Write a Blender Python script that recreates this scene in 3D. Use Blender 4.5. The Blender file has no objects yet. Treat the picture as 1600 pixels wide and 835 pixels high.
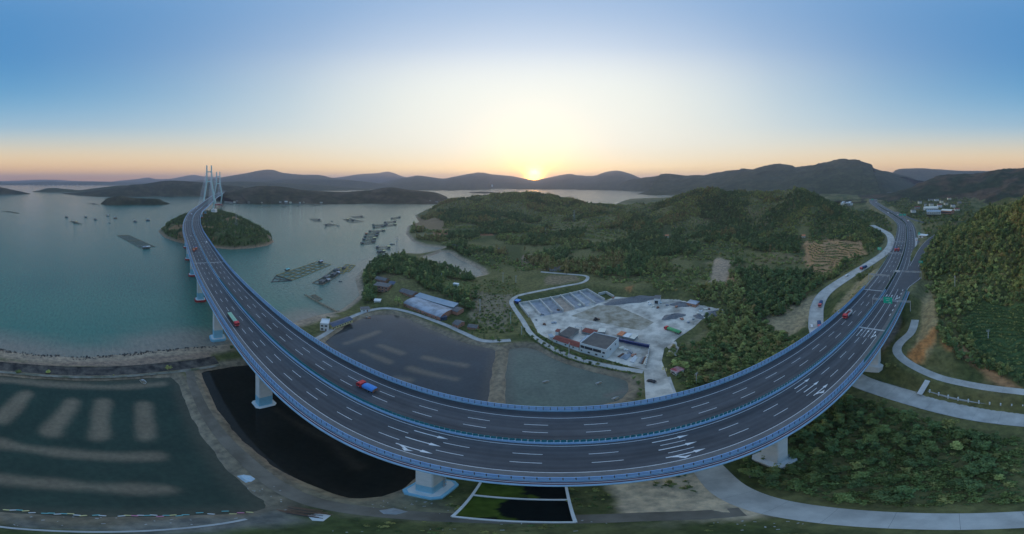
import bpy, math, random
import numpy as np
from mathutils import Vector, Quaternion
R = math.radians
random.seed(7); rng = np.random.default_rng(7)
sc = bpy.context.scene
COL = sc.collection

# ------------------------------------------------------------------ camera, sky, sun, exposure
PXD, HORIZON, CENTRE, CAMZ = 7.3, 283.0, 800.0, 120.0      # pixels per degree of the panorama, horizon row, centre column, flying height
cam = bpy.data.cameras.new('camera'); cam.type = 'PANO'; cam.panorama_type = 'EQUIRECTANGULAR'
cam.longitude_min, cam.longitude_max = R(-800 / PXD), R(800 / PXD)
cam.latitude_max, cam.latitude_min = R(HORIZON / PXD), R(-(835 - HORIZON) / PXD)
cam.clip_start, cam.clip_end = 0.5, 80000
camo = bpy.data.objects.new('camera', cam); COL.objects.link(camo)
camo.location = (0, 0, CAMZ); camo.rotation_euler = (R(90), 0, 0)
sc.camera = camo

SUN_AZ, SUN_EL = R((835 - CENTRE) / PXD), R(1.0)
SUND = Vector((math.sin(SUN_AZ) * math.cos(SUN_EL), math.cos(SUN_AZ) * math.cos(SUN_EL), math.sin(SUN_EL)))
w = bpy.data.worlds.new('World'); sc.world = w; w.use_nodes = True
nt = w.node_tree; N = nt.nodes; L = nt.links
for n in list(N): N.remove(n)
def wn(t, **kw):
    n = N.new(t)
    for k, v in kw.items(): setattr(n, k, v)
    return n
def wmath(op, a, b=None, clamp=False):
    n = wn('ShaderNodeMath', operation=op, use_clamp=clamp)
    for i, v in enumerate((a, b)):
        if v is None: continue
        if isinstance(v, (int, float)): n.inputs[i].default_value = v
        else: L.new(v, n.inputs[i])
    return n.outputs[0]
def ramp(fac, stops):
    n = wn('ShaderNodeValToRGB'); e = n.color_ramp.elements
    n.color_ramp.interpolation = 'B_SPLINE'
    while len(e) < len(stops): e.new(0.5)
    for q, (p, c) in zip(e, stops): q.position = p; q.color = (*c, 1)
    L.new(fac, n.inputs[0]); return n.outputs[0]
sky = wn('ShaderNodeTexSky', sky_type='NISHITA', sun_disc=False)
sky.sun_elevation = R(2.0); sky.sun_rotation = SUN_AZ; sky.altitude = 0
sky.air_density, sky.dust_density, sky.ozone_density = 1.0, 1.0, 2.0
tc = wn('ShaderNodeTexCoord'); sep = wn('ShaderNodeSeparateXYZ'); L.new(tc.outputs['Generated'], sep.inputs[0])
dot = wn('ShaderNodeVectorMath', operation='DOT_PRODUCT'); L.new(tc.outputs['Generated'], dot.inputs[0])
dot.inputs[1].default_value = SUND
elev = wmath('DIVIDE', wmath('ARCSINE', sep.outputs[2]), math.pi / 2, True)              # 0 horizon .. 1 zenith
ang = wmath('DIVIDE', wmath('ARCCOSINE', dot.outputs['Value']), math.pi, True)            # 0 at the sun .. 1 opposite
SKY_AWAY = [(0.0, (.64, .30, .13)), (.015, (.66, .37, .16)), (.045, (.66, .46, .23)), (.085, (.42, .42, .35)), (.13, (.19, .32, .42)), (.21, (.068, .215, .37)), (.30, (.043, .16, .335)), (.45, (.047, .165, .335)), (.7, (.18, .30, .48)), (1, (.32, .375, .49))]
SKY_SUN = [(0.0, (1.0, .58, .20)), (.02, (.90, .64, .26)), (.05, (.61, .55, .40)), (.09, (.56, .555, .485)), (.2, (.545, .565, .52)), (.26, (.52, .545, .53)), (.32, (.385, .445, .52)), (.43, (.24, .335, .475)), (.7, (.28, .365, .50)), (1, (.32, .375, .49))]
away, near = ramp(elev, SKY_AWAY), ramp(elev, SKY_SUN)
dot2 = wn('ShaderNodeVectorMath', operation='DOT_PRODUCT'); L.new(tc.outputs['Generated'], dot2.inputs[0]); dot2.inputs[1].default_value = (math.sin(SUN_AZ), math.cos(SUN_AZ), math.sin(R(.95)))
ang2 = wmath('DIVIDE', wmath('ARCCOSINE', dot2.outputs['Value']), math.pi, True)
mixf = ramp(ang, [(0, (1, 1, 1)), (.14, (1, 1, 1)), (.21, (.86, .86, .86)), (.3, (.5, .5, .5)), (.42, (.18, .18, .18)), (.56, (.02, .02, .02)), (.65, (0, 0, 0))])
mx = wn('ShaderNodeMix', data_type='RGBA'); L.new(mixf, mx.inputs[0]); L.new(away, mx.inputs[6]); L.new(near, mx.inputs[7])
glow = ramp(ang2, [(0, (1.0, .42, .035)), (.004, (.62, .26, .025)), (.0085, (.10, .042, .006)), (.018, (.014, .007, .0015)), (.05, (.0045, .0033, .0016)), (.10, (.0012, .0012, .001)), (.16, (.0003, .0003, .0003)), (.2, (0, 0, 0))])
def addc(a, b, f=1.0):
    n = wn('ShaderNodeMix', data_type='RGBA', blend_type='ADD'); n.inputs[0].default_value = f
    L.new(a, n.inputs[6]); L.new(b, n.inputs[7]); return n.outputs[2]
gs = wn('ShaderNodeMix', data_type='RGBA', blend_type='MULTIPLY'); gs.inputs[0].default_value = 1; L.new(glow, gs.inputs[6]); gs.inputs[7].default_value = (28, 28, 28, 1)
tot = addc(mx.outputs[2], gs.outputs[2])
nsky = wn('ShaderNodeMix', data_type='RGBA', blend_type='MULTIPLY'); nsky.inputs[0].default_value = 1
L.new(sky.outputs[0], nsky.inputs[6]); nsky.inputs[7].default_value = (.1, .1, .1, 1)
fin = addc(tot, nsky.outputs[2], 0.12)
bg = wn('ShaderNodeBackground'); L.new(fin, bg.inputs[0]); bg.inputs[1].default_value = 1.0
wo = wn('ShaderNodeOutputWorld'); L.new(bg.outputs[0], wo.inputs[0])
w.cycles.sampling_method = 'MANUAL'; w.cycles.sample_map_resolution = 512
sun = bpy.data.lights.new('sun', 'SUN'); sun.energy = 2.5; sun.angle = R(0.53); sun.color = (1, .62, .34)
suno = bpy.data.objects.new('sun', sun); COL.objects.link(suno); suno.location = (0, 0, 900)
suno.rotation_mode = 'QUATERNION'; suno.rotation_quaternion = SUND.to_track_quat('Z', 'Y')
sc.view_settings.view_transform = 'Standard'; sc.view_settings.look = 'None'; sc.view_settings.gamma = 1
sc.view_settings.exposure = 0.72
HAZE = 1.0e-4
sc.cycles.max_bounces = 6; sc.cycles.diffuse_bounces = 2; sc.cycles.glossy_bounces = 3; sc.cycles.transmission_bounces = 4
sc.cycles.volume_bounces = 0; sc.cycles.transparent_max_bounces = 6; sc.cycles.use_denoising = True
sc.cycles.caustics_reflective = False; sc.cycles.caustics_refractive = False

# ------------------------------------------------------------------ helpers
def G(px, py, z=0.0):
    """ground point at height z that the photograph shows at this column and row"""
    az, dep = R((px - CENTRE) / PXD), R((py - HORIZON) / PXD)
    d = (CAMZ - z) / math.tan(dep); return Vector((d * math.sin(az), d * math.cos(az), z))
def D(px, py, d):
    """point at horizontal distance d along a sight line"""
    az, dep = R((px - CENTRE) / PXD), R((py - HORIZON) / PXD)
    return Vector((d * math.sin(az), d * math.cos(az), CAMZ - d * math.tan(dep)))
def G2(l, z=0.0): return np.array([G(a, b, z)[:2] for a, b in l])
def smooth(a, b, x): t = np.clip((x - a) / (b - a), 0, 1); return t * t * (3 - 2 * t)
def segdist(px, py, poly, closed=False):
    best = np.full(px.shape, 1e9); n = len(poly); tt = np.zeros(px.shape)
    acc = 0
    for i in range(n if closed else n - 1):
        a, b = poly[i], poly[(i + 1) % n]; d = b - a; l2 = d @ d + 1e-9
        t = np.clip(((px - a[0]) * d[0] + (py - a[1]) * d[1]) / l2, 0, 1)
        q = np.hypot(px - a[0] - t * d[0], py - a[1] - t * d[1]); m = q < best
        best[m] = q[m]; tt[m] = (i + t)[m]
    return best, tt
def inside(px, py, poly):
    r = np.zeros(px.shape, bool); n = len(poly)
    for i in range(n):
        a, b = poly[i], poly[(i + 1) % n]
        if a[1] == b[1]: continue
        c = ((a[1] > py) != (b[1] > py)) & (px < (b[0] - a[0]) * (py - a[1]) / (b[1] - a[1]) + a[0]); r ^= c
    return r
def sdf(px, py, poly):
    d, _ = segdist(px, py, poly, True); return np.where(inside(px, py, poly), d, -d)
def hash2(i, j, s): 
    v = np.sin(i * 127.1 + j * 311.7 + s * 74.7) * 43758.5453; return v - np.floor(v)
def vnoise(x, y, s=0):
    i, j = np.floor(x), np.floor(y); u, v = x - i, y - j; u = u * u * (3 - 2 * u); v = v * v * (3 - 2 * v)
    return (hash2(i, j, s) * (1 - u) + hash2(i + 1, j, s) * u) * (1 - v) + (hash2(i, j + 1, s) * (1 - u) + hash2(i + 1, j + 1, s) * u) * v
def fbm(x, y, o=4, s=0):
    r = 0; a = .5
    for k in range(o): r = r + a * vnoise(x, y, s + k); x = x * 2.03 + 17; y = y * 2.03 + 5; a *= .5
    return r                                               # about 0..1
def catmull(pts, step):
    P = [np.array(p, float) for p in pts]; P = [2 * P[0] - P[1]] + P + [2 * P[-1] - P[-2]]; out = []
    for i in range(1, len(P) - 2):
        a, b, c, d = P[i - 1:i + 3]; n = max(2, int(np.linalg.norm(c - b) / step))
        for k in range(n):
            t = k / n; out.append(.5 * ((2 * b) + (c - a) * t + (2 * a - 5 * b + 4 * c - d) * t * t + (3 * b - a - 3 * c + d) * t ** 3))
    out.append(P[-2]); return np.array(out)
class Path:
    def __init__(s, pts, step=3.0, sm=0):
        q = catmull(pts, step); l = np.r_[0, np.cumsum(np.linalg.norm(np.diff(q[:, :2], axis=0), axis=1))]
        n = max(3, int(l[-1] / step)); u = np.linspace(0, l[-1], n)
        q = np.stack([np.interp(u, l, q[:, k]) for k in range(q.shape[1])], 1)
        if sm:
            k = np.exp(-np.linspace(-2, 2, 2 * sm + 1) ** 2); k /= k.sum()
            pad = np.vstack([2 * q[0] - q[sm:0:-1], q, 2 * q[-1] - q[-2:-sm - 2:-1]])
            q = np.stack([np.convolve(pad[:, c], k, 'valid') for c in range(q.shape[1])], 1)
        s.p = q; s.s = np.r_[0, np.cumsum(np.linalg.norm(np.diff(q[:, :2], axis=0), axis=1))]; s.len = s.s[-1]
        t = np.gradient(q[:, :2], axis=0); s.h = np.unwrap(np.arctan2(t[:, 1], t[:, 0]))
    def at(s, u, o=0.0, z=0.0):
        x, y = np.interp(u, s.s, s.p[:, 0]), np.interp(u, s.s, s.p[:, 1]); h = np.interp(u, s.s, s.h)
        zz = np.interp(u, s.s, s.p[:, 2]) if s.p.shape[1] > 2 else 0
        return Vector((x - math.sin(h) * o, y + math.cos(h) * o, zz + z)), float(h)
    def near(s, x, y):
        i = int(np.argmin(np.hypot(s.p[:, 0] - x, s.p[:, 1] - y))); h = s.h[i]; dx, dy = x - s.p[i, 0], y - s.p[i, 1]
        return s.s[i] + dx * math.cos(h) + dy * math.sin(h), -dx * math.sin(h) + dy * math.cos(h)
class MB:
    def __init__(s): s.v = []; s.f = []; s.m = []
    def add(s, v, f, m=0):
        n = len(s.v); s.v += [tuple(p) for p in v]; s.f += [tuple(i + n for i in q) for q in f]; s.m += [m] * len(f); return s
    def box(s, c, d, rz=0.0, m=0, taper=1.0):
        x, y, z = d[0] / 2, d[1] / 2, d[2] / 2; ca, sa = math.cos(rz), math.sin(rz); v = []
        for k in (-1, 1):
            t = taper if k > 0 else 1
            for i, j in ((-1, -1), (1, -1), (1, 1), (-1, 1)):
                a, b = i * x * t, j * y * t; v.append((c[0] + a * ca - b * sa, c[1] + a * sa + b * ca, c[2] + k * z))
        return s.add(v, [(3, 2, 1, 0), (4, 5, 6, 7), (0, 1, 5, 4), (1, 2, 6, 5), (2, 3, 7, 6), (3, 0, 4, 7)], m)
    def prism(s, poly, z0, z1, m=0, top=True):
        n = len(poly); a = sum(poly[i][0] * poly[(i + 1) % n][1] - poly[(i + 1) % n][0] * poly[i][1] for i in range(n))
        if a < 0: poly = list(poly)[::-1]
        v = [(p[0], p[1], z0) for p in poly] + [(p[0], p[1], z1) for p in poly]
        f = [tuple(range(n - 1, -1, -1))] + [(i, (i + 1) % n, (i + 1) % n + n, i + n) for i in range(n)]
        if top: f.append(tuple(range(n, 2 * n)))
        return s.add(v, f, m)
    def tube(s, a, b, r0, r1=None, n=6, m=0, cap=True):
        a, b = Vector(a), Vector(b); r1 = r0 if r1 is None else r1; d = (b - a)
        q = d.to_track_quat('Z', 'Y'); v = []
        for p, r in ((a, r0), (b, r1)):
            for i in range(n): t = 2 * math.pi * i / n; v.append(p + q @ Vector((r * math.cos(t), r * math.sin(t), 0)))
        f = [(i, (i + 1) % n, (i + 1) % n + n, i + n) for i in range(n)]
        if cap: f += [tuple(range(n - 1, -1, -1)), tuple(range(n, 2 * n))]
        return s.add(v, f, m)
    def sweep(s, path, sec, s0, s1, step=4.0, m=0, closed=True, caps=True):
        """sec: (offset, height) points, counter-clockwise seen looking along the path from behind"""
        n = max(1, int(round((s1 - s0) / step))); k = len(sec); v = []
        for i in range(n + 1):
            u = s0 + (s1 - s0) * i / n
            for o, z in sec: v.append(path.at(u, o, z)[0])
        f = []
        for i in range(n):
            for j in range(k if closed else k - 1):
                a, b = i * k + j, i * k + (j + 1) % k; f.append((a, b, b + k, a + k))
        if closed and caps: f += [tuple(range(k)), tuple(range(n * k + k - 1, n * k - 1, -1))]
        return s.add(v, f, m)
    def mesh(s, name, mats, shade=False):
        me = bpy.data.meshes.new(name); me.from_pydata(s.v, [], s.f)
        for q in (mats if isinstance(mats, (list, tuple)) else [mats]): me.materials.append(q)
        if any(s.m): me.polygons.foreach_set('material_index', s.m)
        if shade: me.polygons.foreach_set('use_smooth', [True] * len(s.f))
        me.update(); return me
    def build(s, name, mats, parent=None, loc=None, rz=0.0, shade=False):
        return ob(name, s.mesh(name, mats, shade), parent, loc, rz)
def ob(name, data, parent=None, loc=None, rz=0.0):
    o = bpy.data.objects.new(name, data); COL.objects.link(o)
    if parent is not None: o.parent = parent
    if loc is not None: o.location = loc
    if rz: o.rotation_euler = (0, 0, rz)
    return o
def tag(o, label, cat, group=None):
    o['label'] = label; o['category'] = cat
    if group: o['group'] = group
    return o
def thing(name, label, cat, loc=(0, 0, 0), rz=0.0, group=None):
    o = ob(name, None, None, loc, rz); o.empty_display_size = 1; return tag(o, label, cat, group)
def struct(o, label=None, kind='structure'):
    o['kind'] = kind
    if label: o['label'] = label
    return o
ONES = 'zeroth first second third fourth fifth sixth seventh eighth ninth tenth eleventh twelfth thirteenth fourteenth fifteenth sixteenth seventeenth eighteenth nineteenth twentieth'.split()
def nth(k): return ONES[k] if k <= 20 else 'twenty ' + ONES[k - 20] if k < 30 else 'thirtieth' if k == 30 else 'thirty ' + ONES[k - 30] if k < 40 else 'fortieth' if k == 40 else 'forty ' + ONES[k - 40]
def copy_tree(o, parent=None):
    c = o.copy(); COL.objects.link(c); c.parent = parent
    for ch in list(o.children): copy_tree(ch, c)
    return c

# ------------------------------------------------------------------ materials
ALB = 1.5                                              # the evening photograph is exposed for the shade; surfaces sit at the light end of their range
def mat(name, c, c2=None, scale=1.0, rough=.8, metal=0.0, bump=0.0, bscale=None, spec=.5, detail=4, attr=None, rnd=0.0, stretch=None, contrast=(.35, .65)):
    if attr is None: c = tuple(min(.82, q * ALB) for q in c); c2 = tuple(min(.82, q * ALB) for q in c2) if c2 is not None else None
    m = bpy.data.materials.new(name); m.use_nodes = True; t = m.node_tree; n = t.nodes; l = t.links; b = n['Principled BSDF']
    b.inputs['Base Color'].default_value = (*c, 1); b.inputs['Roughness'].default_value = rough
    b.inputs['Metallic'].default_value = metal; b.inputs['Specular IOR Level'].default_value = spec
    geo = n.new('ShaderNodeNewGeometry'); pos = geo.outputs['Position']
    if stretch:
        mp = n.new('ShaderNodeVectorMath'); mp.operation = 'MULTIPLY'; mp.inputs[1].default_value = stretch; l.new(pos, mp.inputs[0]); pos = mp.outputs[0]
    def noise(s, d=detail):
        q = n.new('ShaderNodeTexNoise'); q.inputs['Scale'].default_value = s; q.inputs['Detail'].default_value = d; q.inputs['Roughness'].default_value = .6
        l.new(pos, q.inputs['Vector']); return q.outputs['Fac']
    src = None
    if attr:
        a = n.new('ShaderNodeAttribute'); a.attribute_name = attr; src = a.outputs['Color']
    if c2 is not None:
        r = n.new('ShaderNodeMapRange'); r.inputs[1].default_value, r.inputs[2].default_value = contrast; l.new(noise(scale), r.inputs[0])
        x = n.new('ShaderNodeMix'); x.data_type = 'RGBA'; l.new(r.outputs[0], x.inputs[0])
        x.inputs[6].default_value = (*c, 1); x.inputs[7].default_value = (*c2, 1)
        if src is not None:
            y = n.new('ShaderNodeMix'); y.data_type = 'RGBA'; y.blend_type = 'MULTIPLY'; y.inputs[0].default_value = 1
            l.new(src, y.inputs[6]); l.new(x.outputs[2], y.inputs[7]); src = y.outputs[2]
        else: src = x.outputs[2]
    if rnd:
        oi = n.new('ShaderNodeObjectInfo'); h = n.new('ShaderNodeHueSaturation')
        def rng_(out, a, b_):
            q = n.new('ShaderNodeMapRange'); q.inputs[3].default_value = a; q.inputs[4].default_value = b_; l.new(out, q.inputs[0]); return q.outputs[0]
        l.new(rng_(oi.outputs['Random'], .5 - .010 * rnd, .5 + .024 * rnd), h.inputs['Hue'])
        ml = n.new('ShaderNodeMath'); ml.operation = 'FRACT'; m2 = n.new('ShaderNodeMath'); m2.operation = 'MULTIPLY'; m2.inputs[1].default_value = 7.31
        l.new(oi.outputs['Random'], m2.inputs[0]); l.new(m2.outputs[0], ml.inputs[0])
        l.new(rng_(ml.outputs[0], 1 - .45 * rnd, 1 + .55 * rnd), h.inputs['Value'])
        if src is None: h.inputs['Color'].default_value = (*c, 1)
        else: l.new(src, h.inputs['Color'])
        src = h.outputs[0]
    if src is not None: l.new(src, b.inputs['Base Color'])
    if bump:
        bp = n.new('ShaderNodeBump'); bp.inputs['Strength'].default_value = 1.0; bp.inputs['Distance'].default_value = bump
        l.new(noise(bscale or scale * 3, 5), bp.inputs['Height']); l.new(bp.outputs[0], b.inputs['Normal'])
    return m
def emis(name, c, s):
    m = bpy.data.materials.new(name); m.use_nodes = True; b = m.node_tree.nodes['Principled BSDF']
    b.inputs['Base Color'].default_value = (*c, 1); b.inputs['Emission Color'].default_value = (*c, 1); b.inputs['Emission Strength'].default_value = s; return m
M = dict(
    asphalt=mat('asphalt', (.050, .052, .058), (.066, .068, .073), .25, .75, bump=.004, bscale=9, contrast=(.3, .7)),
    deckasphalt=mat('worn_deck_asphalt', (1.3, 1.3, 1.28), (1.0, 1.01, 1.03), .35, .72, attr='Col', bump=.004, bscale=9, contrast=(.3, .7), detail=7),
    shoulder=mat('shoulder_asphalt', (.095, .095, .097), (.125, .123, .12), .5, .8, bump=.004, bscale=9),
    paint=mat('road_paint', (.68, .68, .68), (.40, .40, .41), 1.6, .6, contrast=(.42, .75)),
    joint=mat('joint_concrete', (.26, .26, .26), (.36, .36, .35), .8, .85),
    conc=mat('concrete', (.36, .36, .35), (.26, .26, .255), .22, .85, bump=.01, bscale=3),
    concwhite=mat('pale_concrete', (.62, .63, .63), (.48, .49, .49), .35, .8, bump=.008, bscale=4),
    bluepaint=mat('sky_blue_paint', (.20, .42, .54), (.165, .37, .50), .6, .55),
    fascia=mat('fascia_paint', (.27, .40, .50), (.21, .33, .44), .4, .6),
    screen=mat('blue_screen', (.235, .36, .55), (.18, .30, .50), .5, .45, spec=.4),
    screenlt=mat('light_blue_screen', (.30, .42, .55), (.25, .37, .54), .6, .45),
    teal=mat('teal_board', (.015, .15, .16), (.01, .115, .13), .7, .5),
    green=mat('green_barrier', (.012, .16, .13), (.012, .13, .11), .5, .5),
    redpipe=mat('red_pipe', (.13, .025, .028), (.09, .025, .028), .4, .5),
    redbase=mat('red_fender', (.34, .02, .03), (.22, .02, .02), .6, .6),
    dark=mat('dark_steel', (.03, .032, .035), None, rough=.6),
    steel=mat('galvanised_steel', (.36, .37, .38), (.28, .29, .3), 1, .5, metal=.3),
    road=mat('concrete_road', (.41, .395, .365), (.28, .27, .25), .16, .85, bump=.01, bscale=4),
    dirt=mat('dirt_road', (.10, .085, .065), (.17, .148, .118), .12, .95, bump=.08, bscale=1.2),
    yard=mat('yard_concrete', (.50, .465, .41), (.20, .185, .16), .09, .9, bump=.03, bscale=1.2, detail=10, contrast=(.40, .66)),
    white=mat('white_paint', (.52, .53, .53), (.44, .45, .45), .5, .6),
    glass=mat('dark_glass', (.02, .025, .03), None, rough=.15),
    tyre=mat('tyre', (.015, .015, .015), None, rough=.8),
)
# ------------------------------------------------------------------ road lines
DECK = 34.0
MP = [(x, y - .75 * math.exp(-(x / 140) ** 4), DECK) for x, y in [(-329, 140), (-254, 117.5), (-203, 103.5), (-147.7, 90.5), (-99.6, 79.9), (-58.8, 71.3), (-18, 62.6), (17.8, 56.0), (51.4, 50.6), (89, 45.2), (126, 40.5), (170, 36.4), (211, 34.1), (270, 32.6), (362, 36.2), (485, 47.5), (563, 63), (693, 107), (844, 164), (1094, 246), (1351, 288), (1685, 298), (2050, 320)]]
TB = G(341, 304.5, 50); TA = G(326.8, 314.4, 45); far_dir = (TB - TA).normalized()
LEFT = [TB + far_dir * 420, TB + far_dir * 200, TB, G(334, 308.6, 48), TA, G(316, 323.8, 41.5), G(305.6, 332.5, 38.6), G(300.5, 345, 36.4), G(302, 360.7, 35)]
MW = Path([tuple(q) for q in LEFT] + MP, 3.0, sm=9)
def ms(px, py, z=DECK):
    p = G(px, py, z); return MW.near(p.x, p.y)
S_A = MW.near(TA.x, TA.y)[0]           # first tower
S_B = MW.near(TB.x, TB.y)[0]           # second tower
S_END = MW.near(196, 35)[0]            # abutment: the viaduct ends, the road runs on the ground
def gp(l): return [tuple(G(a, b, z)) for a, b, z in l]
SIDE = Path(gp([(1362, 352, 31), (1376.5, 359, 31), (1389, 367, 31), (1392.5, 380, 30), (1384, 394, 29), (1360, 411, 26), (1336, 426, 23), (1312, 441, 20), (1289, 458, 16), (1278, 476, 13), (1275, 497, 11), (1277, 518, 10), (1298, 556, 9.5),
                (1335, 592, 9), (1380, 609, 8), (1430, 624, 7.2), (1480, 637, 6.5), (1530, 647, 6), (1600, 655, 5), (1680, 658, 5)]), 3, sm=3)
HILLPATH = Path(gp([(1680, 622, 11), (1600, 613, 12), (1556, 608, 12.5), (1499, 598, 13), (1464, 589, 14), (1427, 572, 16), (1406, 557, 17.5), (1401, 544, 18.5), (1410, 532, 19.5), (1422, 522, 21), (1427, 512, 22.5), (1430, 500, 24)]), 2, sm=2)
BOTTOM = Path(gp([(1035, 590, 4), (1046, 625, 4), (1064, 668, 4), (1088, 708, 4), (1112, 738, 4), (1140, 766, 4), (1194, 789, 4), (1256, 801, 4), (1350, 811, 4), (1444, 815, 4), (1600, 812, 4), (1700, 805, 4)]), 2, sm=3)
YROAD = Path(gp([(1005, 581, 4), (930, 568, 4), (880, 553, 4), (850, 537, 4), (829, 521, 4.2), (816, 500, 4.6), (800, 476, 5.5), (801, 468, 5.8), (814, 461, 6.2), (852, 453, 7), (883, 447, 7.5), (909, 442, 8), (918, 436, 8.5), (914, 431, 8.8), (880, 428, 9), (845, 425, 9)]), 2, sm=2)
DIKE = Path(gp([(798, 532, 3.6), (755, 533, 3.6), (725, 521, 3.6), (691, 506, 3.6), (643, 489, 3.6), (607, 482, 3.6), (575, 486, 3.6), (540, 500, 3.6), (512, 520, 3.6), (495, 530, 3.6)]), 2, sm=2)
TRACK = Path(gp([(60, 574, 3.4), (180, 580, 3.4), (285, 575, 3.4), (300, 600, 3.4), (318, 640, 3.4), (345, 680, 3.4), (385, 720, 3.4), (430, 757, 3.4), (490, 785, 3.4), (580, 800, 3.4), (700, 809, 3.4), (850, 812, 3.4), (1000, 808, 3.6), (1075, 806, 3.8), (1160, 800, 3.9)]), 2, sm=3)
RAMP = Path(gp([(1408, 452, 34.05), (1420, 430, 34.05), (1431, 411, 34.1), (1439, 394, 34.4), (1448, 381, 35), (1459, 371, 35.5), (1472, 363, 36), (1490, 357, 36), (1510, 352, 36)]), 3, sm=2)
LOOP = Path(gp([(1400, 331, 33.8), (1417, 339, 33.5), (1436, 346, 33), (1456, 348.5, 33), (1494, 347.5, 33), (1530, 343, 33)]), 4, sm=2)
PATHD = {}

# ------------------------------------------------------------------ land outline and ponds (shore traced on sea level)
COAST = list(G2([(-120, 520), (-60, 535), (0, 547), (60, 555), (120, 559), (180, 556), (240, 549), (300, 543), (335, 541), (362, 536), (400, 524), (457, 505), (500, 492), (530, 486), (548, 474), (562, 462), (558, 448), (555, 436), (566, 422),
              (580, 411), (602, 402), (630, 396), (655, 397), (676, 393), (693, 388), (684, 387), (662, 385), (645, 378), (634, 366), (637, 354), (655, 347), (648, 337), (665, 328), (690, 320), (702, 315)]))
COAST += [np.array(D(p, 300, d)[:2]) for p, d in ((715, 1500), (770, 1330), (830, 1250), (900, 1220), (960, 1350), (985, 1900), (1005, 2900), (1060, 4200), (1200, 6000), (1400, 7000), (1600, 7000), (1720, 5000))]
COAST += [np.array(q, float) for q in ((3000, -1500), (300, -900), (-500, -700), (-420, -330))]
COVE = G2([(664, 404), (690, 394), (704, 396), (716, 405), (735, 414), (750, 422), (755, 430), (738, 434), (722, 428), (700, 415), (680, 408)])
ISLE = G2([(247, 362), (258, 372), (275, 378), (300, 384), (330, 387), (360, 390), (395, 388), (418, 384), (428, 378), (421, 368), (405, 358), (385, 349), (360, 341), (335, 337), (310, 336), (285, 340), (262, 349)])
PA = G2([(-80, 572), (0, 587), (60, 591), (130, 594), (200, 592), (268, 588), (281, 600), (292, 630), (312, 672), (345, 718), (378, 752), (412, 780), (424, 793), (390, 802), (300, 807), (150, 809), (0, 803), (-100, 793)], 2)
PB = G2([(314, 583), (340, 576), (375, 571), (420, 566), (560, 640), (670, 700), (665, 735), (640, 758), (600, 778), (550, 780), (500, 765), (440, 738), (392, 703), (350, 655), (326, 620)], 2)
PC = G2([(504, 532), (540, 507), (580, 493), (612, 491), (640, 499), (665, 512), (690, 522), (720, 534), (748, 541), (768, 545), (776, 548), (770, 580), (763, 632), (758, 650), (640, 628), (560, 585)], 2)
PD = G2([(794, 545), (820, 543), (850, 548), (880, 560), (912, 571), (945, 580), (968, 588), (982, 598), (984, 612), (972, 624), (945, 634), (900, 650), (790, 655), (787, 600)], 2)
PONDS = [PA, PB, PC, PD]
YARD = G2([(822, 494), (945, 470), (962, 464), (1010, 466), (1060, 468), (1132, 484), (1132, 492), (1098, 498), (1084, 512), (1060, 528), (1038, 545), (1034, 564), (1051, 610), (1060, 640), (1010, 640), (1006, 578), (950, 563), (905, 550), (866, 535), (838, 519)], 4)
YARDBACK = G2([(808, 474), (918, 452), (962, 463), (1010, 466), (1060, 468), (1132, 484), (1132, 492), (1098, 498), (1084, 512), (1060, 528), (1038, 545), (1034, 564), (1051, 610), (1060, 640), (1010, 640), (1005, 585), (950, 574), (905, 560), (860, 540), (829, 521)], 4)

# ------------------------------------------------------------------ heights: thin-plate surface through sighted points, then cut by coast, ponds and roads
C = []
def hp(l):
    for a, b, d in l: C.append(tuple(D(a, b, d)))
CREST = [(690, 318, 950), (730, 308, 980), (790, 302, 980), (830, 300, 950), (870, 307, 920), (920, 317, 850), (990, 322, 800), (1040, 312, 760), (1100, 298, 700), (1150, 303, 680), (1200, 306, 660), (1240, 297, 620), (1290, 316, 580), (1335, 339, 520), (1372, 367, 440)]
hp(CREST)
for a, b, d in CREST[:-2]:
    p = D(a, b, d)
    for e, k in ((160, .7), (330, .25), (600, .04)):
        q = D(a, 300, d + e); C.append((q.x, q.y, p.z * k + 1))
hp([(655, 342, 745), (700, 350, 680), (760, 340, 750), (830, 330, 760), (900, 340, 680), (960, 350, 600), (660, 370, 560), (700, 375, 520), (780, 370, 540), (850, 375, 510), (900, 380, 480), (960, 385, 450), (1020, 350, 570), (1080, 340, 600), (1080, 380, 440), (1080, 420, 320), (1000, 420, 330),
    (1000, 452, 256), (900, 440, 280), (840, 440, 283), (1150, 340, 580), (1150, 380, 420), (1150, 430, 300), (1200, 340, 540), (1200, 390, 380), (1200, 450, 260), (1240, 340, 520), (1240, 370, 420), (1255, 375, 400), (1280, 400, 340), (1300, 424, 300), (1230, 480, 215), (1200, 520, 180), (1340, 384, 370),
    (1110, 540, 165), (1150, 560, 150), (1100, 480, 222), (1060, 450, 262), (1000, 395, 405), (930, 410, 362), (770, 440, 295), (760, 480, 230),
    (620, 402, 338), (660, 411, 328), (700, 415, 330), (738, 436, 298), (590, 416, 306), (575, 432, 288), (640, 440, 272), (690, 455, 252), (740, 478, 228), (610, 452, 262), (650, 470, 242), (700, 480, 226), (600, 470, 238),
    (1450, 385, 312), (1500, 355, 300), (1550, 330, 290), (1600, 310, 280), (1660, 300, 268), (1450, 430, 222), (1500, 420, 220), (1560, 400, 215), (1600, 390, 210), (1660, 380, 205), (1480, 480, 170), (1540, 480, 165), (1600, 472, 163), (1660, 470, 160), (1440, 500, 158), (1500, 542, 137), (1560, 562, 129), (1600, 580, 122), (1660, 590, 118),
    (1200, 640, 103), (1150, 590, 126), (1240, 560, 140), (1450, 640, 93)])
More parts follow.
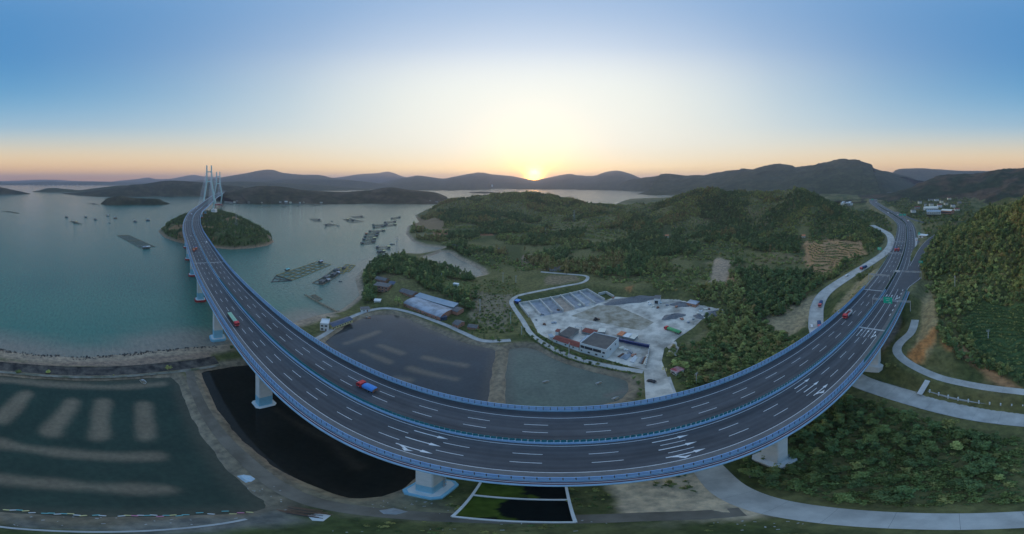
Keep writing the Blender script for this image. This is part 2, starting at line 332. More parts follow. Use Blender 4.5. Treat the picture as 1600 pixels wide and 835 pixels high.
for a, d, z in ((1450, 430, 50), (1500, 420, 66), (1550, 420, 80), (1600, 420, 92), (1500, 600, 36), (1560, 640, 36), (1620, 650, 40), (1450, 560, 33), (1480, 800, 34), (1560, 950, 40), (1440, 900, 34), (1400, 1100, 36), (1340, 800, 22), (1350, 1100, 32), (1320, 1000, 26), (1300, 1400, 40), (1400, 1600, 60), (1500, 1500, 60),
                (1410, 700, 32), (1600, 1400, 80), (1700, 900, 80), (1720, 300, 90), (1720, 160, 40), (1720, 90, 8), (1760, 60, 6), (1250, 1100, 20), (1180, 1150, 20)):
    q = D(a, 300, d); C.append((q.x, q.y, z))
for q in MW.p[::12]:
    if q[0] > 205: C.append((q[0], q[1], 33.3))
for P_ in (SIDE, HILLPATH, BOTTOM, YROAD, DIKE, TRACK):
    for q in P_.p[::8]: C.append(tuple(q))
C.extend((*q, 3.2) for q in list(G2([(0, 570), (150, 575), (0, 650), (150, 650), (250, 650), (0, 750), (150, 750), (300, 760), (420, 600), (450, 700), (560, 740), (640, 720), (560, 560), (640, 560), (720, 560), (740, 600), (850, 590), (920, 610), (820, 800), (950, 790), (1050, 780), (600, 832), (400, 832), (200, 832), (20, 832), (760, 700), (1000, 700), (880, 700),
                                       (460, 520), (500, 505), (680, 500), (760, 515), (790, 500), (860, 520), (950, 500), (1050, 490), (1100, 500), (1000, 560), (1040, 640)], 3.2)))
C.extend((*q, 4.5) for q in list(G2([(1250, 700), (1350, 700), (1450, 700), (1550, 720), (1600, 760), (1400, 780), (1300, 760), (1180, 740), (1160, 680)], 4.5)))
C.extend([(-300, -300, 3), (0, -200, 4), (0, -30, 4), (60, -40, 5), (150, -150, 10), (300, -250, 40), (-150, -150, 3), (600, -300, 60), (1200, -200, 60), (1500, 500, 40), (1800, 0, 60), (0, 1600, 0), (700, 1500, 10)])
C = np.array(C)
def tps_fit(P):
    n = len(P); X = P[:, :2] / 100; r2 = ((X[:, None] - X[None]) ** 2).sum(-1); K = np.where(r2 > 0, .5 * r2 * np.log(r2 + 1e-12), 0) + np.eye(n) * .02
    A = np.zeros((n + 3, n + 3)); A[:n, :n] = K; A[:n, n] = 1; A[:n, n + 1:] = X; A[n, :n] = 1; A[n + 1:, :n] = X.T
    return X, np.linalg.solve(A, np.r_[P[:, 2], 0, 0, 0])
TX, TW = tps_fit(C)
def tps(x, y):
    out = np.empty(x.size); xf, yf = x.ravel() / 100, y.ravel() / 100; n = len(TX)
    for i in range(0, x.size, 20000):
        a, b = xf[i:i + 20000, None], yf[i:i + 20000, None]; r2 = (a - TX[:, 0]) ** 2 + (b - TX[:, 1]) ** 2
        out[i:i + 20000] = (.5 * r2 * np.log(r2 + 1e-12)) @ TW[:n] + TW[n] + a[:, 0] * TW[n + 1] + b[:, 0] * TW[n + 2]
    return out.reshape(x.shape)
def axis(lo, hi, c, d0, k):
    f = lambda q: c + d0 / k * np.sinh(k * np.arange(0, q + 1))
    n1 = int(math.asinh((hi - c) * k / d0) / k); n0 = int(math.asinh((c - lo) * k / d0) / k)
    return np.r_[(2 * c - f(n0))[::-1], f(n1)[1:]]
AX, AY = axis(-720, 1750, 0, 1.7, .011), axis(-330, 1500, 60, 1.7, .011)
TXX, TYY = np.meshgrid(AX, AY)
H = tps(TXX, TYY)
land = sdf(TXX, TYY, np.array(COAST)); cove = sdf(TXX, TYY, COVE)
land = np.minimum(land, -cove)
rough_ = fbm(TXX / 26, TYY / 26, 4, 3) - .47; fine = fbm(TXX / 7, TYY / 7, 3, 9) - .44
hilly = smooth(5, 20, H)
def gully(x, y): return np.clip(1 - np.abs(fbm(x / 120, y / 120, 3, 88) * 2 - .92) * 3.2, 0, 1) ** 1.3      # 1 along valley lines
H = H - 15 * gully(TXX, TYY) * smooth(14, 40, H)
H = np.maximum(H, 2.6) + hilly * rough_ * 14 + fine * (.5 + hilly * 1.2)
beach = np.clip(land * np.where(TYY > 170, .34, .18), -6, 3.2) + np.clip(land - 20, 0, 1e9) * .5
H = np.where(land < 120, np.minimum(H, beach + fine * .5 * smooth(-10, 5, land)), H)
pondd = np.full(H.shape, -1e9)
for P_ in PONDS: pondd = np.maximum(pondd, sdf(TXX, TYY, P_))
H = np.where(pondd > -14, (H - 3.4) * smooth(2, 14, -pondd) + 3.4, H)
H = H * (1 - smooth(-2.2, 2.6, pondd + fine * 2.5)) + (.9 + fine * .4) * smooth(-2.2, 2.6, pondd + fine * 2.5)
yd = sdf(TXX, TYY, YARDBACK); k = smooth(-9, 1, yd); H = H * (1 - k) + (3.93 + fine * .15) * k
def carve(path, half, blend, dz=-.12, cap=None):
    global H
    m = (TXX > path.p[:, 0].min() - 60) & (TXX < path.p[:, 0].max() + 60) & (TYY > path.p[:, 1].min() - 60) & (TYY < path.p[:, 1].max() + 60)
    q = path.p[::2] if (len(path.p) - 1) % 2 == 0 else np.vstack([path.p[::2], path.p[-1:]])
    d, t = segdist(TXX[m], TYY[m], q[:, :2]); z = np.interp(t, np.arange(len(q)), q[:, 2]) + dz
    k = 1 - smooth(half, half + blend, d); H[m] = H[m] * (1 - k) + z * k
    full = np.full(H.shape, 1e9); full[m] = d; return full
class Sub: pass
def subpath(P_, s0, s1):
    q = Sub(); i = (P_.s >= s0) & (P_.s <= s1); q.p = P_.p[i]; return q
dM = carve(subpath(MW, S_END - 2, MW.len), 18.5, 14, -.25)
for P_, hw, bl in ((YROAD, 3.2, 5), (DIKE, 3.0, 2.5), (TRACK, 3.0, 2.0), (BOTTOM, 6.5, 6), (SIDE, 6.5, 9), (HILLPATH, 3.6, 7), (RAMP, 6, 9), (LOOP, 5, 10)): PATHD[id(P_)] = carve(P_, hw, bl)
# under the viaduct the ground must stay clear of the girder
dB, _ = segdist(TXX, TYY, subpath(MW, MW.near(-400, 160)[0], S_END - 4).p[::3, :2]); cap = 30.5 - 14 * (1 - smooth(120, 190, TXX))
H = np.where(dB < 26, np.minimum(H, np.where(TXX < 185, cap, 31) + np.clip(dB - 18, 0, 9)), H)
def hgt(x, y):
    x = np.asarray(x, float); y = np.asarray(y, float)
    i = np.clip(np.searchsorted(AX, x) - 1, 0, len(AX) - 2); j = np.clip(np.searchsorted(AY, y) - 1, 0, len(AY) - 2)
    u = np.clip((x - AX[i]) / (AX[i + 1] - AX[i]), 0, 1); v = np.clip((y - AY[j]) / (AY[j + 1] - AY[j]), 0, 1)
    return (H[j, i] * (1 - u) + H[j, i + 1] * u) * (1 - v) + (H[j + 1, i] * (1 - u) + H[j + 1, i + 1] * u) * v
def hit(px, py, dmax=1500):
    """where this sight line first meets the ground"""
    az, dep = R((px - CENTRE) / PXD), R((py - HORIZON) / PXD); d = np.arange(25, dmax, .8)
    x, y = d * math.sin(az), d * math.cos(az); z = CAMZ - d * math.tan(dep); k = np.nonzero(hgt(x, y) >= z)[0]
    i = k[0] if len(k) else -1; return Vector((x[i], y[i], float(hgt(x[i], y[i]))))
def hpoly(l): return np.array([hit(a, b)[:2] for a, b in l])

# land cover as true surface colour, painted by area
def colour(l): return np.array(l)
TC = np.empty(H.shape + (3,))
n1, n2, n3 = fbm(TXX / 40, TYY / 40, 4, 21), fbm(TXX / 11, TYY / 11, 4, 31), fbm(TXX / 90, TYY / 90, 3, 41)
g1, g2, g3 = np.array((.038, .050, .020)), np.array((.080, .080, .036)), np.array((.125, .09, .055))
f = smooth(.35, .62, n1)[..., None]; TC[:] = g1 * (1 - f) + g2 * f
f = (smooth(.5, .66, n2) * smooth(.42, .6, n3) * hilly)[..., None] * .7; TC[:] = TC * (1 - f) + g3 * f
# contour terraces on the lower slopes: pale risers, darker beds
terr = smooth(.42, .55, fbm(TXX / 120, TYY / 120, 2, 77)) * smooth(4, 8, H) * (1 - smooth(34, 46, H)) * (TYY > 150)
ph = (H / 1.7) % 1.0; f = (terr * smooth(.78, .86, ph))[..., None] * .6; TC[:] = TC * (1 - f) + np.array((.16, .125, .08)) * f
def paint(poly, c, edge=3.0, amt=1.0, noise=None):
    s = sdf(TXX, TYY, poly); k = smooth(-edge, edge, s + (n2 - .47) * 14 * (edge / 3)) * amt
    if noise is not None: k = k * noise
    k = k[..., None]; TC[:] = TC * (1 - k) + np.array(c) * k
LAND_FLAT = (.16, .145, .115)
mud = ((1 - smooth(1.4, 3.0, H)) * (H > -3))[..., None]; TC[:] = TC * (1 - mud) + (np.array((.19, .155, .125)) * (.75 + .5 * n2[..., None])) * mud
bank = ((pondd > -9) & (pondd < 5)); k = (smooth(-8, -3, pondd) * (1 - smooth(8, 16, H)))[..., None] * .85; TC[:] = TC * (1 - k) + (np.array((.135, .115, .095)) * (.6 + .8 * n2[..., None])) * k
paint(G2([(955, 755), (1060, 745), (1115, 735), (1160, 775), (1240, 800), (1160, 812), (1060, 812), (960, 806)], 4), (.31, .255, .195), 1.2)
paint(G2([(470, 745), (640, 775), (900, 826), (1050, 826), (1060, 812), (700, 812), (480, 790)], 3), (.13, .12, .09), 2, .7)
paint(G2([(0, 806), (380, 803), (440, 790), (470, 815), (300, 830), (0, 828)], 3), (.10, .10, .095), 1.5)
paint(G2([(-60, 556), (120, 565), (250, 556), (330, 548), (330, 560), (120, 574), (-60, 566)], 2), (.15, .115, .095), 1.0)
for pl, c in (([(1258, 378), (1348, 376), (1352, 398), (1330, 402), (1300, 428), (1268, 432), (1255, 405)], (.20, .125, .07)),
              ([(1115, 405), (1142, 408), (1136, 440), (1108, 442)], (.20, .155, .12)), ([(1140, 428), (1158, 434), (1150, 448), (1134, 446)], (.21, .13, .08)),
              ([(1192, 500), (1290, 452), (1272, 480), (1262, 512), (1200, 540)], (.18, .15, .10)), ([(740, 455), (800, 460), (790, 520), (735, 500)], (.12, .105, .075)),
              ([(640, 340), (700, 345), (690, 362), (650, 356)], (.13, .095, .06)), ([(675, 360), (700, 358), (702, 366), (680, 368)], (.19, .10, .06)),
              ([(752, 362), (770, 361), (770, 368), (750, 368)], (.21, .10, .06)), ([(815, 400), (840, 395), (835, 415), (812, 415)], (.14, .105, .08)),
              ([(855, 432), (900, 430), (905, 440), (850, 447)], (.13, .105, .07)), ([(680, 437), (740, 440), (735, 460), (690, 455)], (.075, .09, .035)),
              ([(975, 450), (990, 447), (985, 452)], (.23, .11, .05)), ([(1380, 432), (1350, 455), (1315, 495), (1300, 490), (1340, 440), (1375, 420)], (.155, .135, .085))):
    paint(hpoly(pl), c, 2.0)
for pl, c in (([(1440, 470), (1455, 440), (1462, 480), (1466, 512), (1452, 560), (1436, 565), (1420, 548), (1436, 520)], (.20, .155, .085)), ([(1418, 556), (1435, 535), (1465, 512), (1462, 530), (1440, 566), (1430, 568)], (.27, .125, .048)),
              ([(1470, 530), (1490, 545), (1500, 552), (1478, 548)], (.24, .115, .05)), ([(1500, 536), (1580, 598), (1592, 607), (1575, 606), (1490, 545)], (.21, .125, .07)), ([(1366, 506), (1390, 498), (1404, 500), (1398, 530), (1380, 552), (1372, 530)], (.11, .11, .11)),
              ([(1500, 500), (1530, 470), (1660, 465), (1660, 600), (1600, 600), (1540, 560)], (.035, .062, .026))):
    paint(hpoly(pl), c, 1.6)
cut = ((dM < 34) & (dM > 17) & (TXX > 190))[..., None]; TC[:] = np.where(cut, TC * .6 + np.array((.13, .12, .075)) * .4, TC)
def grid_obj(name, X, Y, Z, m, col=None, keep=None):
    ny, nx = X.shape; v = np.stack([X, Y, Z], -1).reshape(-1, 3); i = np.arange(nx * ny).reshape(ny, nx)
    f = np.stack([i[:-1, :-1], i[:-1, 1:], i[1:, 1:], i[1:, :-1]], -1)
    f = f[keep] if keep is not None else f.reshape(-1, 4)
    me = bpy.data.meshes.new(name); me.vertices.add(len(v)); me.vertices.foreach_set('co', v.ravel().astype(np.float32))
    me.loops.add(f.size); me.loops.foreach_set('vertex_index', f.ravel().astype(np.int32)); me.polygons.add(len(f)); me.polygons.foreach_set('loop_start', np.arange(0, f.size, 4, dtype=np.int32))
    me.polygons.foreach_set('use_smooth', np.ones(len(f), bool)); me.update(calc_edges=True); me.materials.append(m)
    if col is not None:
        a = me.color_attributes.new('Col', 'FLOAT_COLOR', 'POINT'); c = np.ones((len(v), 4), np.float32); c[:, :3] = col.reshape(-1, 3); a.data.foreach_set('color', c.ravel())
    return ob(name, me)
M['terrain'] = mat('terrain', (2.8, 2.6, 2.25), (1.4, 1.38, 1.3), .35, .95, attr='Col', bump=.35, bscale=.9, detail=6, spec=.2)
struct(grid_obj('terrain', TXX, TYY, H, M['terrain'], TC), 'green and brown coastal ground with hills, dikes and terraces')

# ------------------------------------------------------------------ water
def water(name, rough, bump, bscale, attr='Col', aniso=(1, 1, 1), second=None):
    m = mat(name, (1.14, 1.13, 1.12), (.86, .87, .88), .22 if 'sea' in name else .6, rough, attr=attr, bump=bump, bscale=bscale, spec=.8 if 'sea' in name else 1.0 if 'grey' in name else .4, stretch=aniso)  # two-tone noise paints light and dark ripples into the water colour
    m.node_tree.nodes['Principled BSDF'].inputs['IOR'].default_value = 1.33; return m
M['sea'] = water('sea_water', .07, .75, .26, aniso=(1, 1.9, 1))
SX, SY = axis(-17000, 17000, 0, 12, .035), axis(-6000, 17000, 100, 12, .035)
SXX, SYY = np.meshgrid(SX, SY); sl = sdf(SXX, SYY, np.array(COAST)); sl = np.maximum(sl, sdf(SXX, SYY, ISLE) * .0 - 999 + 0 * sl)
deep, shal, silt = np.array((.030, .158, .128)), np.array((.065, .20, .15)), np.array((.34, .25, .20))
dn = fbm(SXX / 60, SYY / 60, 3, 5) - .45
k1 = smooth(-170, -45, sl + dn * 90)[..., None]; k2 = smooth(-34, -5, sl + dn * 34)[..., None] * .75
far_ = smooth(300, 900, np.hypot(SXX, SYY))[..., None]
k2 = k2 * np.where(SYY > 170, .45, 1)[..., None]; kb = (smooth(-330, -150, SXX) * smooth(130, 260, SYY))[..., None] * .6; k2 = k2 * (1 - far_); scol = deep * (1 - k1) + shal * k1; scol = scol * (1 - kb) + np.array((.17, .21, .20)) * kb; scol = scol * (1 - k2) + silt * k2  # kb: sky reflection painted as paler colour over silty water right of bridge
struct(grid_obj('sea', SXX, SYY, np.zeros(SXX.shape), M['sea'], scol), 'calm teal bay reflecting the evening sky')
def pond(poly, base, z, strips, label, mname, rough=.12, bump=.03, sw=3.2, silt=(.15, .125, .095), soft=2.2):
    lo, hi = poly.min(0) - 6, poly.max(0) + 6; X, Y = np.meshgrid(np.arange(lo[0], hi[0], 1.3), np.arange(lo[1], hi[1], 1.3)); s = sdf(X, Y, poly)
    col = np.empty(X.shape + (3,)); nn = fbm(X / 9, Y / 9, 3, 8); col[:] = np.array(base) * (.75 + .5 * nn[..., None])
    e = (1 - smooth(0, 7, s))[..., None] * .5; col = col * (1 - e) + np.array(silt) * .7 * e
    for st in strips:
        st, wd = (st[:-1], st[-1]) if isinstance(st[-1], (int, float)) else (st, sw)
        d, _ = segdist(X, Y, G2(st, z)); k = (1 - smooth(wd - soft, wd + soft, d + (nn - .45) * 3.5))[..., None]; col = col * (1 - k) + np.array(silt) * (.8 + .4 * nn[..., None]) * k
    q = s > -5; keep = q[:-1, :-1] & q[1:, 1:]
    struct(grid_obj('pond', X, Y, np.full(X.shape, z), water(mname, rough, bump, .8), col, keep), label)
pond(PA, (.030, .056, .040), 2.0, [[(-60, 585), (40, 597), (120, 603), (200, 604), (255, 600)], [(38, 618), (0, 655), 3.6], [(112, 630), (80, 675), 3.6], [(160, 630), (156, 680), 3.4], [(225, 634), (228, 682), 3.2], [(-80, 685), (0, 693), (80, 706), (160, 713), (245, 714)], [(-80, 738), (0, 748), (100, 758), (180, 763), (255, 765)]],
     'large dark aquaculture pond with pale submerged silt banks', 'pond_dark_teal', .16, .03, sw=2.2, silt=(.21, .17, .115))
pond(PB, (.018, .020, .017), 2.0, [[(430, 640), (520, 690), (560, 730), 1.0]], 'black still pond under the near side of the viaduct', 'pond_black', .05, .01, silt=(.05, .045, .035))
pond(PC, (.034, .046, .056), 2.0, [[(540, 537), (590, 519)], [(594, 540), (628, 552)], [(568, 549), (608, 566)], [(663, 559), (728, 571)], [(642, 576), (712, 593)], [(620, 591), (640, 595)]], 'grey blue pond behind the viaduct with silt strips', 'pond_grey_blue', .07, .06, sw=2.0, silt=(.15, .125, .095), soft=2.0)
pond(PD, (.11, .14, .108), 2.0, [[(950, 618), (975, 612), 2.0]], 'murky grey green pond beside the works yard', 'pond_grey_green', .18, .03, silt=(.14, .125, .10))

# ------------------------------------------------------------------ bridge island and distant hills
def hill(name, pts, label, m, depth_f=600, depth_b=500, base=0.0, nu=220, nv=26, amp=.16, fs=220.0, zmin=-6, seed=1, col=((.05, .065, .03), (.085, .09, .045))):
    """pts: crest as (column, row, distance); the land falls to the water towards the camera and behind"""
    a = np.array([tuple(D(*p)) for p in pts]); Pth = Path([tuple(q) for q in a], max(4, np.linalg.norm(a[-1, :2] - a[0, :2]) / nu))
    u = np.linspace(0, 1, len(Pth.p)); nx, ny = -np.sin(Pth.h), np.cos(Pth.h); t = np.r_[np.linspace(-1, 0, nv), np.linspace(0, 1, nv // 2)[1:]]
    mid = a[len(a) // 2]; sg = 1 if (nx[len(u) // 2] * mid[0] + ny[len(u) // 2] * mid[1]) > 0 else -1
    T, U = np.meshgrid(t, u); off = np.where(T < 0, T * depth_f, T * depth_b) * (1 + .35 * (fbm(U * 9, T * 0 + seed, 3, seed) - .45))
    X = Pth.p[:, 0][:, None] + nx[:, None] * off * sg; Y = Pth.p[:, 1][:, None] + ny[:, None] * off * sg
    z0 = Pth.p[:, 2][:, None]; prof = np.cos(np.clip(np.abs(T), 0, 1) * math.pi / 2) ** 1.25
    nz = fbm(X / fs, Y / fs, 5, seed) - .47
    ridge = 1 - np.abs(fbm(X / (fs * .7), Y / (fs * .7), 4, seed + 30) * 2 - .94)
    Z = zmin + (z0 - zmin) * prof * (1 + amp * (ridge - .78) * np.clip(np.abs(T) * 4, 0, 1)) + nz * z0 * amp * np.clip(np.abs(T) * 3, .42, 1) * (1 - np.abs(T)) * 1.6
    nn = fbm(X / 60, Y / 60, 4, seed + 5)[..., None]; f = smooth(.38, .62, nn); c = np.array(col[0]) * (1 - f) + np.array(col[1]) * f
    return struct(grid_obj(name, X, Y, Z, m, c), label)
M['far'] = mat('distant_woodland', (1.25, 1.25, 1.2), (.55, .6, .62), .03, .95, attr='Col', bump=5, bscale=.045, detail=7, spec=.1)
ix = np.linspace(ISLE[:, 0].min() - 30, ISLE[:, 0].max() + 30, 120); iy = np.linspace(ISLE[:, 1].min() - 30, ISLE[:, 1].max() + 30, 110); IX, IY = np.meshgrid(ix, iy)
isd = sdf(IX, IY, ISLE); ip = [tuple(D(*q)) for q in ((285, 344, 690), (262, 352, 680), (340, 336, 720), (372, 334, 690), (395, 350, 600), (350, 352, 600), (405, 362, 560), (320, 350, 610))]
inn = fbm(IX / 30, IY / 30, 4, 4); top = np.zeros(IX.shape); wsum = np.zeros(IX.shape)
for x, y, z in ip: q = 1 / (((IX - x) ** 2 + (IY - y) ** 2) + 900); top += q * z; wsum += q
IH = np.minimum(np.clip(isd * .55, -6, 99), top / wsum * (.8 + .4 * inn)) * np.where(isd > 0, 1, 1)
di, _ = segdist(IX, IY, MW.p[::4, :2]); IH = np.minimum(IH, 27 + np.clip(di - 17, 0, 99) * .8)
icol = np.empty(IX.shape + (3,)); icol[:] = (.04, .055, .022); k = ((1 - smooth(1, 5, IH))[..., None]); icol = icol * (1 - k) + np.array((.15, .11, .085)) * k
k = smooth(.55, .65, inn)[..., None] * .7; icol = icol * (1 - k) + np.array((.17, .095, .055)) * k
struct(grid_obj('island', IX, IY, IH, M['terrain'], icol), 'wooded island that the bridge crosses')
def ihgt(x, y):
    i = np.clip(((x - ix[0]) / (ix[1] - ix[0])).astype(int), 0, len(ix) - 1); j = np.clip(((y - iy[0]) / (iy[1] - iy[0])).astype(int), 0, len(iy) - 1); return IH[j, i]
near_c = ((.032, .042, .02), (.075, .07, .04)); brown = ((.045, .05, .025), (.10, .08, .05))
hill('hills', [(100, 309, 2200), (136, 301, 2300), (171, 295, 2350), (205, 289, 2400), (228, 287, 2450), (262, 283, 2450), (300, 284, 2450), (345, 289, 2450), (380, 292, 2450)], 'dark wooded headland behind the left tower', M['far'], 380, 500, seed=3, col=near_c)
hill('hills', [(157, 319, 1400), (166, 311, 1400), (175, 308, 1400), (189, 306, 1400), (205, 309, 1400), (218, 310, 1400), (246, 311, 1400), (256, 315, 1400), (266, 319, 1400)], 'small dark wooded islet in the bay left of the bridge', M['far'], 75, 90, seed=4, nu=120, fs=60, col=near_c)
hill('hills', [(344, 307, 1640), (368, 298, 1680), (408, 291, 1700), (447, 293, 1700), (474, 297, 1700), (503, 299, 1700), (540, 300, 1700), (579, 297, 1700), (608, 293, 1700), (632, 296, 1700), (662, 299, 1700), (682, 302, 1700), (699, 309, 1700)], 'long wooded peninsula across the bay right of the towers', M['far'], 350, 420, seed=5, col=brown)
hill('hills', [(225, 289, 3900), (270, 284, 3900), (320, 285, 3900), (380, 284, 3900), (430, 286, 3900), (480, 288, 3900), (520, 291, 3900), (580, 296, 3900), (625, 299, 3900)], 'blue green hills behind the peninsula', M['far'], 700, 800, seed=6)
hill('hills', [(-60, 288, 2600), (0, 293, 2500), (20, 297, 2500), (35, 300, 2480), (50, 304, 2470)], 'dark point of land at the left edge of the bay', M['far'], 90, 130, seed=7, nu=80, fs=90, col=near_c)
hill('hills', [(36, 302, 3000), (60, 298, 3000), (78, 294, 3000), (110, 296, 3000), (125, 297, 3000), (150, 294, 3000), (185, 290, 3000), (210, 290, 3000)], 'low wooded islands in the outer bay', M['far'], 180, 260, seed=8, nu=120, fs=140)
hill('hills', [(-80, 284, 9000), (0, 285, 9000), (30, 286, 9000), (75, 284, 9000), (100, 285, 9000), (140, 284, 9000), (200, 285, 9000), (260, 286, 9000)], 'hazy blue hills across the outer bay', M['far'], 900, 1200, seed=9, fs=700)
hill('hills', [(-80, 281, 14000), (0, 283, 14000), (70, 281, 14000), (120, 283, 14000), (190, 284, 14000), (220, 280, 13000), (231, 277.5, 13000), (245, 280, 13000), (270, 279, 13000), (299, 273.5, 13000), (316, 275.5, 13000), (340, 277, 13000), (380, 280, 13000)], 'distant pale blue mountain chain at the left', M['far'], 2600, 2500, seed=10, fs=900)
hill('hills', [(300, 283, 7400), (330, 280, 7400), (355, 276, 7400), (385, 271, 7400), (405, 267, 7400), (415, 265.6, 7400), (427, 266, 7400), (441, 270, 7400), (470, 273, 7400), (500, 274, 7400), (520, 278, 7400), (560, 283, 7400), (600, 288, 7400)], 'purple mountain to the right of the towers', M['far'], 1700, 1700, seed=11, fs=600)
hill('hills', [(400, 284, 5400), (440, 281, 5400), (480, 280, 5400), (530, 281, 5400), (570, 284, 5400), (610, 289, 5400)], 'lower purple foothill ridge', M['far'], 800, 800, seed=12, fs=600)
hill('hills', [(490, 281, 10500), (530, 277, 10500), (560, 273, 10500), (590, 271, 10500), (604, 268.6, 10500), (614, 270, 10500), (630, 276, 10500), (660, 280, 10500), (700, 284, 10500)], 'pink lit far mountain with pointed summit', M['far'], 2000, 2000, seed=13, fs=700)
hill('hills', [(580, 288, 8400), (610, 282, 8400), (640, 277, 8400), (655, 275, 8400), (690, 279, 8400), (712, 276, 8400), (735, 272.5, 8400), (752, 270.6, 8400), (770, 273, 8400), (800, 276, 8400), (818, 279, 8400), (834, 281.5, 8400), (850, 279, 8400), (872, 275, 8400), (890, 272.6, 8400), (905, 274.5, 8400), (928, 275, 8400), (945, 270, 8400), (963, 267.6, 8400), (980, 271, 8400), (1004, 279, 8400), (1040, 285, 8400)], 'backlit mountain range where the sun goes down', M['far'], 4900, 1900, seed=14, fs=600, nu=320)
hill('hills', [(948, 311, 3300), (965, 303, 3400), (985, 294, 3500), (1006, 281, 3600), (1025, 276, 3700), (1043, 272.5, 3700), (1076, 275, 3700), (1107, 274, 3600), (1147, 267, 3500), (1169, 264, 3500), (1192, 265.5, 3400), (1223, 259, 3300), (1248, 262.7, 3300), (1287, 257, 3200), (1321, 252.8, 3100), (1344, 255, 3100), (1372, 265.5, 3100), (1391, 275, 3000), (1406, 287, 2950), (1425, 300, 2900)], 'broad dark mountain behind the central hills', M['far'], 1500, 1300, seed=15, fs=420, nu=360, nv=44, amp=.3)
hill('hills', [(1360, 284, 6000), (1391, 272, 6000), (1402, 265, 6000), (1425, 263.5, 6000), (1460, 265, 6000), (1500, 267, 6000), (1560, 268, 6000), (1620, 268, 6000), (1700, 270, 6000)], 'blue mountain behind the valley at the right', M['far'], 1400, 1400, seed=16, fs=700)
hill('hills', [(1386, 308, 1900), (1405, 302, 1850), (1420, 298, 1800), (1451, 286, 1750), (1470, 277, 1750), (1501, 271, 1700), (1551, 271, 1700), (1600, 265, 1600), (1680, 262, 1500), (1760, 262, 1500)], 'terraced hill beyond the interchange at the right', M['far'], 640, 700, base=30, seed=17, fs=200, nv=36, zmin=24, amp=.3, col=((.04, .055, .028), (.12, .085, .055)))
hill('hills', [(720, 305, 2700), (735, 301, 2700), (755, 300, 2700), (775, 301, 2700), (795, 305, 2700)], 'low dark island before the sunset range', M['far'], 160, 200, seed=18, nu=90, fs=110, col=near_c)
hill('hills', [(835, 304, 3200), (855, 302, 3200), (875, 302.5, 3200), (895, 307, 3200)], 'low island right of the sunset', M['far'], 120, 160, seed=19, nu=70, fs=90, col=near_c)
# ------------------------------------------------------------------ viaduct
def flat(path, o0, o1, s0, s1, z, step=3.0, m=0, mb=None):
    mb = mb or MB(); return mb.sweep(path, [(o0, z), (o1, z)], s0, s1, step, m, closed=False)
S_V0 = S_A + 190
S0 = MW.near(0, 59.5)[0]
via = thing('viaduct', 'long grey blue road viaduct with blue wind screens sweeping across the ponds', 'bridge', MW.at(S0)[0] * 0)
MB().sweep(MW, [(-18.1, -.03), (-18.1, -.55), (-15.4, -.95), (-14.4, -3.3), (-7.6, -3.3), (-6, -.95), (6, -.95), (7.6, -3.3), (14.4, -3.3), (15.4, -.95), (17, -.55), (17, -.03)], S_V0, S_END, 4).build('deck', M['fascia'], via)
def worn(path, o0, o1, s0, s1, base=(.064, .066, .073)):
    no, ns = int(round((o1 - o0) / .62)), int((s1 - s0) / 3.0); X = np.empty((ns + 1, no + 1)); Y = X.copy(); Z = X.copy(); oo = np.linspace(o0, o1, no + 1)
    for i in range(ns + 1):
        p, h = path.at(s0 + (s1 - s0) * i / ns); X[i] = p.x - math.sin(h) * oo; Y[i] = p.y + math.cos(h) * oo; Z[i] = p.z
    lane_ = (np.abs(oo) - 1.35) / 3.75 % 1.0; tracks = np.exp(-((lane_ - .26) / .1) ** 2) + np.exp(-((lane_ - .74) / .1) ** 2); oil = np.exp(-((lane_ - .5) / .09) ** 2)
    S = np.linspace(s0, s1, ns + 1)[:, None]; along = fbm(S / 24 + 0 * oo, 0 * S + oo * .35, 4, 5) - .46; patch = (vnoise(S / 34, np.floor((np.abs(oo) - 1.35) / 3.75) * 3.1 + np.sign(oo) * 9, 3) > .83) * -.16
    k = 1 + .15 * tracks - .22 * oil + .85 * along + patch - .12 * (np.abs(oo) > 12.7)
    return grid_obj('asphalt_surface', X, Y, Z, M['deckasphalt'], k[..., None] * np.array(base))
worn(MW, -12.8, 16.05, S_V0, S_END).parent = via
flat(MW, -16.1, -12.8, S_V0, S_END, .0).build('shoulder', M['shoulder'], via)
for a, b in ((-16.35, -15.95), (16.0, 16.45)):
    nm = 'parapet'; MB().sweep(MW, [(a, -.02), (b, -.02), (b, .9), (a, .9)], S_V0, S_END, 4).build(nm, M['fascia'], via)
MB().sweep(MW, [(-17.55, .0), (-17.3, .0), (-17.3, .3), (-17.55, .3)], S_V0, S_END, 4).build('pipe', M['redpipe'], via)
MB().sweep(MW, [(-17.02, .0), (-16.72, .0), (-16.72, .3), (-17.02, .3)], S_V0, S_END, 4).build('pipe', M['redpipe'], via)
MB().sweep(MW, [(-17.26, .0), (-17.08, .0), (-17.08, .36), (-17.26, .36)], S_V0, S_END, 4).build('handrail', M['white'], via)
def panel_mesh(m1, m2, n=3):
    b = MB(); h = 1.95 / n
    for k in range(n): b.box((1.0, 0, .92 + h * (k + .5)), (1.80, .06, h - (.09 if n > 1 else 0)), 0, 0 if k != 1 else 1)
    b.box((0.02, 0, 1.85), (.12, .14, 1.95), 0, 2); return b.mesh('wind_screen_panel', [m1, m2, M['dark']])
near_p, far_p = panel_mesh(M['screen'], M['screen'], 1), panel_mesh(M['screen'], M['screenlt'], 3)
green_p = panel_mesh(M['green'], M['teal'], 2)
S_G = MW.near(104, 43)[0]
